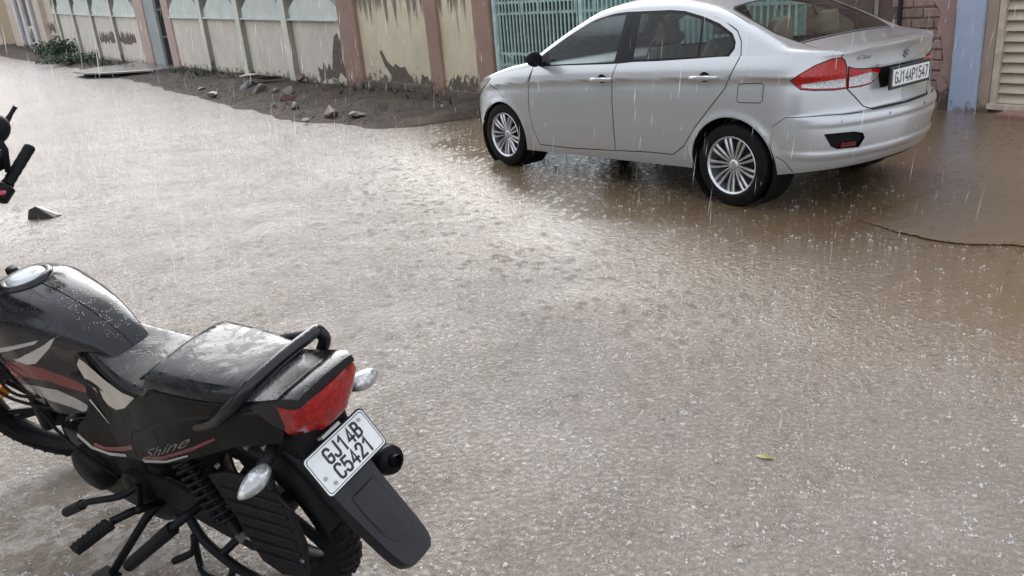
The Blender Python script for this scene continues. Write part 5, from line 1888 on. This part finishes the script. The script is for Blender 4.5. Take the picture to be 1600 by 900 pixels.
    # ---- indicators
    for s in (1, -1):
        c = Vector((-.33, s * .19, .69 if s > 0 else .695))
        m = MB()
        m.tube([(-.30, s * .085, .715), (-.325, s * .125, .705), c + Vector((.004, -s * .035, .004))], [.014, .013, .018], 10)
        ind = m.build('indicator', M['black_plastic'], bike, smooth=True)
        m = MB()
        secs = []
        for q_ in np.linspace(0, 1, 11):
            w = max(.05, sin(pi * (.13 + .85 * q_))) ** .7
            yy = c.y + s * (-.04 + .095 * q_)
            secs.append([(c.x - .006 + (.021 if cos(a) > 0 else .030) * w * cos(a), yy, c.z + .004 - .012 * q_ + .026 * w * sin(a)) for a in np.linspace(0, 2 * pi, 15)[:-1]])
        m.loft(secs)
        m.build('indicator_lens', M['clear_lens'], ind, smooth=True)
    # ---- rear fender, plate bracket and plate
    m = MB()
    secs = []
    prof = [(-.30, .70, .080), (-.345, .655, .082), (-.385, .585, .080), (-.43, .515, .074), (-.475, .455, .070), (-.525, .392, .065), (-.548, .364, .060), (-.562, .348, .052), (-.571, .337, .036)]
    for i, (x, z, w) in enumerate(prof):
        p0, p1 = prof[max(i - 1, 0)], prof[min(i + 1, len(prof) - 1)]
        t = Vector((p1[0] - p0[0], 0, p1[1] - p0[1])).normalized()
        nn = Vector((t.z, 0, -t.x))
        if nn.x > 0:
            nn = -nn
        c = Vector((x, 0, z))
        o_ = [c + nn * h + Vector((0, y, 0)) for y, h in ((w, -.035), (w, -.008), (w * .9, .006), (w * .55, .012), (0, .014), (-w * .55, .012), (-w * .9, .006), (-w, -.008), (-w, -.035), (-w * .93, -.035), (-w * .85, -.004), (0, .004), (w * .85, -.004), (w * .93, -.035))]
        secs.append(o_)
    m.loft(secs)
    fen = m.build('rear_fender', M['fender_black'], bike, smooth=35)
    # a raised tongue down the fender
    m = MB()
    secs = []
    for x, z, w in ((-.435, .520, .040), (-.475, .468, .044), (-.51, .42, .042), (-.53, .395, .030)):
        nn = Vector((-.78, 0, .62))
        c = Vector((x, 0, z))
        secs.append([c + nn * .008 + Vector((0, w, 0)), c + nn * .0155 + Vector((0, w * .6, 0)), c + nn * .0155 + Vector((0, -w * .6, 0)), c + nn * .008 + Vector((0, -w, 0))])
    m.loft(secs)
    m.build('fender_ridge', M['fender_black'], fen, smooth=60)
    # plate: stands a little proud of the fender
    pc = Vector((-.430, 0, .640))
    up = Vector((.50, 0, .866)).normalized()
    nrm = Vector((-up.z, 0, up.x))
    def PL(u, v, h):       # u to the right seen from behind = -y
        return pc + Vector((0, -u, 0)) + up * v + nrm * h
    def rrect(w, h, r, k=4):
        o_ = []
        for cx_, cy_, a0 in ((w - r, h - r, 0), (-w + r, h - r, pi / 2), (-w + r, -h + r, pi), (w - r, -h + r, 1.5 * pi)):
            for j in range(k + 1):
                a = a0 + j * pi / 2 / k
                o_.append((cx_ + r * cos(a), cy_ + r * sin(a)))
        return o_
    m = MB()
    m.prism(rrect(.106, .058, .012), -.008, 0, PL)
    pb = m.build('plate_bracket', M['black_plastic'], bike, bevel=.001)
    m = MB()
    m.prism(rrect(.102, .054, .010), .0005, .002, PL)
    npl = m.build('number_plate', M['white_plate'], bike)
    m = MB()
    o1, i1 = rrect(.0985, .0505, .009), rrect(.0968, .0488, .0085)
    k_ = len(o1)
    m.add([PL(u, v, .0026) for u, v in o1] + [PL(u, v, .0026) for u, v in i1], [(j, (j + 1) % k_, k_ + (j + 1) % k_, k_ + j) for j in range(k_)])
    for tx_, oy_, wd in (('GJ14B', .0225, .126), ('C5421', -.0225, .126)):
        vs, fs = plate_text(tx_, .118, .036, .0068)
        w_ = 1.0; wd = 1.0
        m.add([PL(v[0] * wd / w_ + .008, oy_ + v[1], .0026) for v in vs], fs)
    m.build('plate_lettering', M['plate_black'], npl)
    for u_, v_ in ((.078, .036), (-.084, -.012), (-.07, -.036)):
        m = MB()
        m.prism([(u_ + .005 * cos(a), v_ + .005 * sin(a)) for a in np.linspace(0, 2 * pi, 11)[:-1]], .002, .005, PL)
        m.build('plate_bolt', M['steel'], npl)
    m = MB()
    m.prism([(-.03, .070), (.03, .070), (.03, .062), (-.03, .062)], -.02, .012, PL)
    m.build('plate_lamp', M['white_decal'], pb)
    # inner fender and frame under the tail
    m = MB()
    m.loft([[(.12, .09, .62), (.12, -.09, .62), (.12, -.09, .76), (.12, .09, .76)], [(-.20, .085, .64), (-.20, -.085, .64), (-.20, -.085, .80), (-.20, .085, .80)], [(-.385, .078, .66), (-.385, -.078, .66), (-.385, -.078, .80), (-.385, .078, .80)]])
    m.build('under_tail', M['black_plastic'], bike, bevel=.015)
    m = MB()
    secs = []
    for a in np.linspace(radians(15), radians(150), 16):
        c, s_ = cos(a), sin(a)
        r0 = .345
        secs.append([(-r0 * c * 1.0 + .0, y, .30 + r0 * s_ + hh) for y, hh in ((.075, -.03), (.07, .0), (0, .012), (-.07, .0), (-.075, -.03))])
    m.loft(secs, closed=False)
    m.build('inner_fender', M['black_plastic'], bike, smooth=True)
    # ---- wheels
    def wheel(nm, par, r, w, spokes):
        m = MB()
        prof = []
        for a in np.linspace(-.5 * pi * 1.15, .5 * pi * 1.15, 15):
            prof.append((r - w * .55 + w * .55 * cos(a), w * .5 * sin(a) * 1.0))
        prof += [(r - .085, w * .38), (r - .085, -w * .38)]
        m.lathe(prof, 60, closed_prof=True)
        t = m.build(nm, M['rubber'], par, smooth=60)
        m = MB()
        for k in range(44):
            a = 2 * pi * k / 44
            for s in (1, -1):
                p = [Vector(((r + .002) * cos(a + q_ * .05 * 1), s * w * (.05 + .36 * q_), (r + .002) * sin(a + q_ * .05))) for q_ in (0, .5, 1)]
                for q_, pp in enumerate(p):
                    sc_ = 1 - (.0 if q_ == 0 else (.015 if q_ == 1 else .075))
                    pp.x *= sc_
                    pp.z *= sc_
                m.tube(p, .0055, 4)
        tr_ = m.build('tread_block', M['rubber'], t)
        tr_['kind'] = 'stuff'
        m = MB()
        m.lathe([(r - .06, .034), (r - .075, .038), (r - .095, .02), (r - .10, 0), (r - .095, -.02), (r - .075, -.038), (r - .06, -.034), (r - .085, 0)], 48, closed_prof=True)
        m.lathe([(.0, .05), (.05, .05), (.055, .03), (.055, -.03), (.05, -.05), (0, -.05)], 24)
        for k in range(spokes):
            a = 2 * pi * k / spokes
            for da in (-.10, .10):
                m.tube([(.04 * cos(a), 0, .04 * sin(a)), ((r - .09) * cos(a + da), 0, (r - .09) * sin(a + da))], [.014, .011], 8)
        m.build('rim', M['steel_dark'], t, smooth=40)
        return t
    rw_ = wheel('rear_wheel', bike, .30, .098, 5)
    rw_.location = (0, 0, .30)
    # swing arm, chain case, axle
    m = MB()
    for s in (1, -1):
        m.loft([[(.42, s * .10 - .014, .30), (.42, s * .10 + .014, .30), (.42, s * .10 + .014, .35), (.42, s * .10 - .014, .35)], [(-.06, s * .10 - .014, .285), (-.06, s * .10 + .014, .285), (-.06, s * .10 + .014, .325), (-.06, s * .10 - .014, .325)]])
    m.tube([(0, .125, .30), (0, -.125, .30)], .012, 10)
    m.build('swing_arm', M['steel_dark'], bike, bevel=.004)
    m = MB()
    m.prism([(.44, .285), (.44, .375), (.30, .395), (.10, .378), (-.02, .372), (-.085, .34), (-.095, .295), (-.06, .25), (0, .232), (.20, .255)], .108, .128, lambda u, v, h: (u, h, v))
    m.build('chain_case', M['engine'], bike, bevel=.006)
    m = MB()
    m.tube([(0, .145, .30), (0, .125, .30)], .019, 6)
    m.tube([(-.075, .13, .30), (.03, .13, .30)], .006, 6)
    m.build('axle_nut', M['steel'], bike)
    # sari guard with pressed ribs behind the shock
    m = MB()
    poly = [(-.02, .555), (-.12, .60), (-.27, .625), (-.345, .55), (-.335, .42), (-.275, .275), (-.15, .225), (-.075, .25), (-.06, .40)]
    m.prism(poly, .137, .149, lambda u, v, h: (u, h, v))
    sg_ = m.build('sari_guard', M['black_plastic'], bike, bevel=.006)
    for k in range(6):
        z = .295 + k * .047
        m = MB()
        m.tube([(-.085 + .004 * k, .149, z), (-.20, .151, z + .018), (-.285 - .007 * k, .149, z + .03)], .0055, 8)
        m.build('rib', M['black_plastic'], sg_, smooth=True)
    m = MB()
    m.tube([(-.25, .10, .66), (-.30, .145, .60)], .011, 8)
    m.tube([(-.05, .125, .31), (-.12, .14, .26)], .011, 8)
    m.build('guard_stay', M['steel_dark'], sg_)
    for bx_, bz_, by_ in ((-.10, .615, .149), (-.25, .60, .149), (-.29, .35, .149), (-.30, .715, .118), (-.235, .70, .124)):
        m = MB()
        m.tube([(bx_, by_ - .006, bz_), (bx_, by_ + .004, bz_)], .0075, 6)
        m.build('bolt', M['steel'], sg_)
    # ---- shocks
    for s in (1, -1):
        top, bot = Vector((.155, s * .122, .61)), Vector((-.02, s * .150, .335))
        ax = (bot - top).normalized()
        m = MB()
        m.tube([top, top + ax * .10], .024, 12)
        m.tube([top, bot], .012, 10)
        m.tube([bot - ax * .05, bot], .018, 10)
        sh_ = m.build('shock_absorber', M['steel_dark'], bike, smooth=40)
        s1, w1 = frame_on(top, ax)
        pts = []
        turns, L = 10.5, (bot - top).length
        for k in range(int(turns * 12) + 1):
            a = 2 * pi * k / 12
            pts.append(top + ax * (.055 + (L - .10) * k / (turns * 12)) + s1 * cos(a) * .030 + w1 * sin(a) * .030)
        m = MB()
        m.tube(pts, .0062, 6)
        m.build('spring', M['steel'] if False else M['engine'], sh_, smooth=True)
    # ---- engine and frame
    m = MB()
    m.loft([[(.36, -.11, .20), (.36, .11, .20), (.36, .11, .40), (.36, -.11, .40)], [(.55, -.125, .14), (.55, .125, .14), (.55, .125, .46), (.55, -.125, .46)], [(.88, -.12, .15), (.88, .12, .15), (.88, .12, .43), (.88, -.12, .43)], [(.96, -.09, .22), (.96, .09, .22), (.96, .09, .36), (.96, -.09, .36)]])
    eng = m.build('engine', M['engine'], bike, bevel=.018, smooth=40)
    m = MB()
    m.lathe([(0, .172), (.055, .170), (.078, .160), (.086, .145), (.088, .11)], 30, axis='Y', c=(.765, 0, .30))
    m.build('crank_cover', M['engine'], eng, smooth=45)
    m = MB()
    m.lathe([(0, .158), (.05, .155), (.062, .145), (.064, .10)], 26, axis='Y', c=(.50, 0, .31))
    m.build('sprocket_cover', M['engine'], eng, smooth=45)
    tilt = Matrix.Translation((.80, 0, .43)) @ Matrix.Rotation(radians(18), 4, 'Y')
    for k in range(9):
        m = MB()
        w = .085 + .006 * (k % 2)
        m.box(-w, w, -w, w, .012 + k * .019, .020 + k * .019, tilt)
        m.build('cooling_fin', M['engine'], eng)
    m = MB()
    m.box(-.06, .06, -.065, .065, 0, .20, tilt)
    m.box(-.075, .075, -.08, .08, .185, .25, tilt)
    m.build('cylinder', M['engine'], eng, bevel=.01)
    m = MB()
    m.tube([(.70, .03, .53), (.62, .03, .55), (.52, .03, .56)], [.025, .03, .035], 12)
    m.box(.58, .66, -.03, .09, .49, .58)
    m.build('carburettor', M['steel_dark'], eng, bevel=.008)
    m = MB()
    m.box(.30, .50, -.09, .09, .46, .66)
    m.build('air_box', M['black_plastic'], bike, bevel=.02)
    m = MB()
    m.tube(catmull([(1.0, 0, .86), (.96, 0, .62), (.95, 0, .42), (.93, 0, .24)], 5), .020, 10)
    for s in (1, -1):
        m.tube(catmull([(.98, s * .03, .84), (.7, s * .08, .72), (.42, s * .10, .70), (.1, s * .10, .70), (-.25, s * .09, .74)], 5), .016, 8)
        m.tube(catmull([(.45, s * .10, .70), (.42, s * .105, .50), (.44, s * .10, .30), (.40, s * .10, .20)], 5), .017, 8)
        m.tube([(.22, s * .10, .70), (.165, s * .13, .64)], .014, 8)
    m.tube(catmull([(.93, .0, .24), (.80, .07, .13), (.55, .10, .13), (.40, .10, .20)], 5), .014, 8)
    m.build('frame', M['steel_dark'], bike, smooth=True)
    # lower wiring, cables, an amber reflector low on the side
    m = MB()
    for dy, dz in ((.0, 0), (.03, .02), (.05, -.03)):
        m.tube(catmull([(1.05, .07 + dy, .90 + dz), (1.06, .12 + dy, .72 + dz), (.95, .14 + dy, .60), (.78, .12, .56 + dz), (.62, .10, .55)], 6), .0055, 6)
    m.tube(catmull([(.62, .13, .30), (.70, .165, .42), (.86, .15, .50), (.98, .12, .60)], 6), .006, 6)
    m.build('cable', M['rubber'], bike, smooth=True)
    m = MB()
    m.loft([[(1.06, .145, .545), (1.06, .175, .545), (1.06, .175, .585), (1.06, .145, .585)], [(1.13, .145, .54), (1.13, .17, .54), (1.13, .17, .58), (1.13, .145, .58)]])
    m.build('amber_reflector', M['orange'], bike, bevel=.006)
    # ---- pegs, levers, stands
    m = MB()
    m.tube(catmull([(.44, .155, .352), (.47, .205, .345), (.60, .25, .315), (.66, .262, .285)], 5), .0105, 8)
    m.tube(catmull([(.44, .155, .352), (.36, .20, .36), (.30, .235, .38)], 5), .010, 8)
    sl_ = m.build('gear_lever', M['steel_dark'], bike, smooth=True)
    m = MB()
    m.tube([(.645, .255, .292), (.76, .275, .232)], .017, 10)
    m.build('lever_rubber', M['grip_rubber'], sl_, smooth=40)
    m = MB()
    m.tube([(.43, .12, .25), (.45, .20, .285), (.466, .265, .297)], .013, 8)
    pg = m.build('foot_peg', M['steel_dark'], bike, smooth=True)
    m = MB()
    m.loft([[Vector((.463, .268, .297)) + Vector((a, 0, b_)) for a, b_ in ((-.02, -.014), (.02, -.014), (.022, .012), (-.022, .012))], [Vector((.535, .372, .252)) + Vector((a, 0, b_)) for a, b_ in ((-.018, -.013), (.018, -.013), (.020, .012), (-.020, .012))]])
    for k in range(7):
        f = .1 + .13 * k
        c = Vector((.463 + .072 * f, .268 + .104 * f, .310 - .045 * f))
        m.tube([c + Vector((-.019, 0, 0)), c + Vector((.019, .0, 0))], .005, 5)
    m.build('peg_rubber', M['grip_rubber'], pg, bevel=.003)
    m = MB()
    m.tube([(.14, .13, .37), (.165, .21, .358), (.18, .235, .345)], .013, 8)
    pg = m.build('foot_peg', M['steel_dark'], bike, smooth=True)
    m = MB()
    m.tube([(.172, .222, .350), (.33, .325, .232)], [.021, .019], 10)
    m.build('peg_rubber', M['grip_rubber'], pg, smooth=40)
    m = MB()
    m.tube([(.47, .115, .235), (.505, .17, .19), (.56, .315, .075)], [.016, .014, .013], 10)
    ss = m.build('side_stand', M['steel_dark'], bike, smooth=True)
    m = MB()
    m.box(-.035, .05, -.025, .03, -.006, .006, Matrix.Translation((.565, .325, .072)) @ Matrix.Rotation(LEAN, 4, 'X'))
    m.build('stand_foot', M['steel_dark'], ss)
    m = MB()
    m.tube([(.475, .13, .225), (.545, .26, .12)], .005, 6)
    m.build('stand_spring', M['engine'], ss)
    m = MB()
    for s in (1, -1):
        m.tube(catmull([(.33, s * .11, .22), (.26, s * .13, .16), (.10, s * .145, .13), (-.03, s * .15, .135), (-.06, s * .17, .12)], 5), .015, 8)
    m.tube([(.18, .14, .145), (.18, -.14, .145)], .013, 8)
    m.tube(catmull([(.30, .135, .175), (.305, .15, .135), (.32, .165, .115), (.372, .20, .095)], 4), .012, 8)
    m.tube(catmull([(.30, .135, .175), (.33, .15, .06), (.28, .17, .045), (.16, .17, .07), (.12, .15, .125)], 5), .011, 8)
    m.build('centre_stand', M['steel_dark'], bike, smooth=True)
    # ---- silencer on the far side
    m = MB()
    m.tube(catmull([(.88, -.05, .52), (1.0, -.10, .42), (.92, -.15, .20), (.6, -.175, .19), (.42, -.18, .22)], 6), .021, 10)
    m.tube(catmull([(.42, -.18, .22), (.34, -.19, .25), (.1, -.20, .305), (-.2, -.205, .365), (-.30, -.205, .388)], 5), [.024] * 3 + [.035, .042] + [.046] * 14 + [.044] * 2, 16)
    ex = m.build('silencer', M['steel_dark'], bike, smooth=40)
    m = MB()
    m.tube([(-.296, -.205, .387), (-.318, -.205, .392)], [.046, .040], 18)
    m.tube([(-.27, -.205, .390), (-.335, -.205, .392)], .020, 12, cap=False)
    m.build('tail_pipe', M['steel_dark'], ex, smooth=True)
    # ---- front end, steering turned to the left
    piv = Matrix.Translation((1.0, 0, .90)) @ Matrix.Rotation(radians(-26), 4, 'Y') @ Matrix.Rotation(radians(32), 4, 'Z') @ Matrix.Rotation(radians(26), 4, 'Y') @ Matrix.Translation((-1.0, 0, -.90))
    R3 = lambda p: piv @ Vector(p)
    m = MB()
    for s in (1, -1):
        m.tube([R3((1.03, s * .085, .895)), R3((1.13, s * .085, .60))], .019, 12)
        m.tube([R3((1.13, s * .085, .60)), R3((1.255, s * .085, .30))], .025, 12)
    m.tube([R3((1.255, .10, .30)), R3((1.255, -.10, .30))], .012, 8)
    m.build('front_fork', M['steel_dark'], bike, smooth=True)
    m = MB()
    secs = []
    for a in np.linspace(radians(-15), radians(140), 18):
        r0 = .335
        secs.append([R3((1.262 + r0 * cos(a), y, .30 + r0 * sin(a) + hh)) for y, hh in ((.062, -.035), (.056, .0), (0, .012), (-.056, .0), (-.062, -.035))])
    m.loft(secs, closed=False)
    m.build('front_fender', M['bike_black'], bike, smooth=True)
    fwh = wheel('front_wheel', bike, .30, .078, 5)
    fwh.matrix_local = piv @ Matrix.Translation((1.262, 0, .30))
    # handlebar with the far grip showing past the tank
    m = MB()
    e0, g0, g1 = Vector((1.02, 0, 1.04)), Vector((1.130, -.205, 1.148)), Vector((1.147, -.335, 1.222))
    m.tube(catmull([(.93, .33, 1.06), (.95, .22, 1.07), (1.05, .12, 1.06), (1.13, .0, 1.09), (1.15, -.12, 1.14), g0, (g0 + g1) / 2], 6), .011, 10)
    m.box(1.11, 1.165, -.235, -.175, 1.20, 1.26)
    hb = m.build('handlebar', M['steel_dark'], bike, smooth=True)
    d_ = (g1 - g0).normalized()
    m = MB()
    pts_ = [g0 + (g1 - g0) * t for t in np.linspace(.0, 1, 12)]
    m.tube([g0 - d_ * .004] + pts_ + [g1 + d_ * .006], [.016, .021] + [.0175 + (.0012 if k % 2 else 0) for k in range(10)] + [.0185, .013], 16)
    m.build('grip', M['grip_rubber'], hb, smooth=50)
    m = MB()
    s1, w1 = frame_on(g0, d_)
    c0 = g0 - d_ * .035
    m.tube([c0 - d_ * .03, c0 - d_ * .024, c0 + d_ * .024, c0 + d_ * .03], [.02, .03, .031, .022], 12)
    m.ball(c0 + w1 * .012, .026, 10, 7)
    swc = m.build('switch_housing', M['black_plastic'], hb, smooth=40)
    m = MB()
    cp_ = c0 + (BIKE_MW.inverted() @ Vector((0, 0, 1.65)) - c0).normalized() * .036
    m.ball(cp_, .012, 10, 6, (1.5, 1, .7))
    m.build('kill_switch', M['switch_red'], swc, smooth=True)
    m = MB()
    b0 = Vector((1.20, -.235, 1.245))
    m.tube([b0 + Vector((0, .03, 0)), b0 + Vector((.004, -.03, .012))], .017, 10)
    m.box(b0.x - .035, b0.x + .04, b0.y - .035, b0.y + .035, b0.z - .03, b0.z + .055)
    m.build('brake_reservoir', M['black_plastic'], hb, bevel=.005)
    m = MB()
    m.tube(catmull([b0 + Vector((.01, -.02, .0)), b0 + Vector((.045, -.06, .025)), b0 + Vector((.055, -.13, .07)), b0 + Vector((.05, -.165, .095))], 5), [.009] * 11 + [.007] * 4 + [.009], 8)
    m.build('brake_lever', M['black_plastic'], hb, smooth=True)
    m = MB()
    mr = b0 + Vector((.03, .10, .06))
    m.tube(catmull([mr, mr + Vector((.02, -.01, .08)), mr + Vector((.01, -.012, .17)), mr + Vector((-.0, .0, .24))], 5), .007, 8)
    mir = m.build('mirror_stem', M['black_plastic'], hb, smooth=True)
    m = MB()
    m.tube([(1.10, -.215, 1.19), (1.085, -.235, 1.26), (1.09, -.235, 1.32)], .010, 8)
    m.build('mirror_arm', M['black_plastic'], mir, smooth=True)
    m = MB()
    m.ball((1.10, -.225, 1.33), .07, 16, 10, (.45, 1.0, .75))
    m.build('mirror_head', M['black_plastic'], mir, smooth=True)
    # headlamp and instrument pod, beyond the left edge of the picture
    m = MB()
    c = R3((1.17, 0, .93))
    secs = []
    for q_, rr in ((-.10, .05), (-.05, .085), (.02, .10), (.06, .098)):
        secs.append([c + piv.to_3x3() @ Vector((q_, rr * cos(a), rr * .85 * sin(a))) for a in np.linspace(0, 2 * pi, 19)[:-1]])
    m.loft(secs)
    hl_ = m.build('headlamp', M['bike_black'], bike, smooth=True)
    m = MB()
    m.loft([[c + piv.to_3x3() @ Vector((q_, rr * cos(a), rr * .85 * sin(a))) for a in np.linspace(0, 2 * pi, 19)[:-1]] for q_, rr in ((.061, .095), (.075, .07), (.08, .01))])
    m.build('headlamp_lens', M['clear_lens'], hl_, smooth=True)
    m = MB()
    c2 = R3((1.15, 0.06, 1.03))
    m.ball(c2, .09, 16, 8, (.7, 1.2, .5))
    m.build('instrument_pod', M['black_plastic'], bike, smooth=True)
build_bike()
# ------------------------------------------------------------------ the rain
def rain_mat():
    m, nt, b = new_mat('rain_water')
    nt.nodes.remove(b)
    out = nt.nodes['Material Output']
    tr = N(nt, 'ShaderNodeBsdfTransparent')
    di = N(nt, 'ShaderNodeBsdfDiffuse')
    di.inputs[0].default_value = (.9, .9, .9, 1)
    tl = N(nt, 'ShaderNodeBsdfTranslucent')
    tl.inputs[0].default_value = (.9, .9, .9, 1)
    a = N(nt, 'ShaderNodeMixShader')
    a.inputs[0].default_value = .5
    nt.links.new(di.outputs[0], a.inputs[1])
    nt.links.new(tl.outputs[0], a.inputs[2])
    mx = N(nt, 'ShaderNodeMixShader')
    mx.inputs[0].default_value = .42
    nt.links.new(tr.outputs[0], mx.inputs[1])
    nt.links.new(a.outputs[0], mx.inputs[2])
    nt.links.new(mx.outputs[0], out.inputs[0])
    return m
M['rain'] = rain_mat()
def rain():
    rg = np.random.default_rng(5)
    m = MB()
    for k in range(1700):
        d = 2.4 + 9 * rg.random() ** .7
        a = rg.uniform(-.66, .66)
        x, y = d * sin(a), d * cos(a)
        z = rg.uniform(.0, 2.6)
        L = .03 + .15 * rg.random() ** 1.6
        r = rg.uniform(.0004, .0014) * (.6 + d * .10)
        s = Vector((.10 + rg.normal() * .03, -.03 + rg.normal() * .03, 1)) * L
        p = Vector((x, y, z))
        vs = [p, p + s]
        mid = p + s * .35
        for q_ in range(3):
            an = 2 * pi * q_ / 3
            vs.append(mid + Vector((cos(an) * r, sin(an) * r, 0)))
        m.add(vs, [(0, 3, 2), (0, 4, 3), (0, 2, 4), (1, 2, 3), (1, 3, 4), (1, 4, 2)])
    o = new_obj('rain', m.mesh('rain', fix=False), M['rain'], None, 'stuff')
    tag(o, 'falling rain drops glinting in front of the car and the walls', 'rain')
def splashes():
    """tiny beads and low crowns thrown up where drops land, as one mesh"""
    rg = np.random.default_rng(6)
    K = 17000
    d = np.where(rg.random(K) < .5, 1.7 + 13 * rg.random(K), 1.7 / (1 - .87 * rg.random(K)))
    a = rg.uniform(-.72, .72, K)
    px, py = d * np.sin(a), d * np.cos(a)
    off = (px - P0.x) * NV.x + (py - P0.y) * NV.y
    tt_ = (px - P0.x) * DV.x + (py - P0.y) * DV.y
    keep = off > np.interp(tt_, vt, vo_) * (tt_ > -.6) + .15
    px, py, d = px[keep], py[keep], d[keep]
    K = len(px)
    s = .0026 + .015 * rg.random(K) ** 6 + .0005 * d
    V_, F_ = [], []
    n0 = 0
    for rep in range(6):
        on = rg.random(K) < (1, .8, .6, .4, .35, .3)[rep]
        x, y, q_ = px[on], py[on], s[on]
        k = len(x)
        air = rep >= 4
        x = x + rg.normal(size=k) * q_ * (.9 if air else .6)
        y = y + rg.normal(size=k) * q_ * (.9 if air else .6)
        z = q_ * (rg.uniform(.5, 2.6, k) if air else .12)
        r = q_ * (rg.uniform(.08, .17, k) if air else rg.uniform(.18, .55, k))
        h = r * (1.0 if air else rg.uniform(.4, 1.5, k))
        an = rg.uniform(0, 6.28, k)
        P_ = np.zeros((k, 5, 3))
        for c_ in range(3):
            P_[:, c_, 0] = x + np.cos(an + c_ * 2.1) * r * rg.uniform(.6, 1.3, k)
            P_[:, c_, 1] = y + np.sin(an + c_ * 2.1) * r * rg.uniform(.6, 1.3, k)
            P_[:, c_, 2] = z
        P_[:, 3] = np.stack([x + rg.normal(size=k) * r * .3, y + rg.normal(size=k) * r * .3, z + h], -1)
        P_[:, 4] = np.stack([x, y, z - h * .5], -1)
        base = n0 + np.arange(k)[:, None, None] * 5
        T_ = np.array([(0, 1, 3), (1, 2, 3), (2, 0, 3), (1, 0, 4), (2, 1, 4), (0, 2, 4)])[None]
        V_.append(P_.reshape(-1, 3))
        F_.append((base + T_).reshape(-1, 3))
        n0 += k * 5
    me = bpy.data.meshes.new('rain_splashes')
    V_, F_ = np.vstack(V_), np.vstack(F_)
    me.vertices.add(len(V_))
    me.vertices.foreach_set('co', V_.ravel())
    me.loops.add(F_.size)
    me.loops.foreach_set('vertex_index', F_.ravel().astype(np.int32))
    me.polygons.add(len(F_))
    me.polygons.foreach_set('loop_start', np.arange(0, F_.size, 3, dtype=np.int32))
    me.update(calc_edges=True)
    o = new_obj('rain_splashes', me, M['rain'], None, 'stuff')
    tag(o, 'small white splashes where rain strikes the flooded road', 'rain splash')
rain()
splashes()
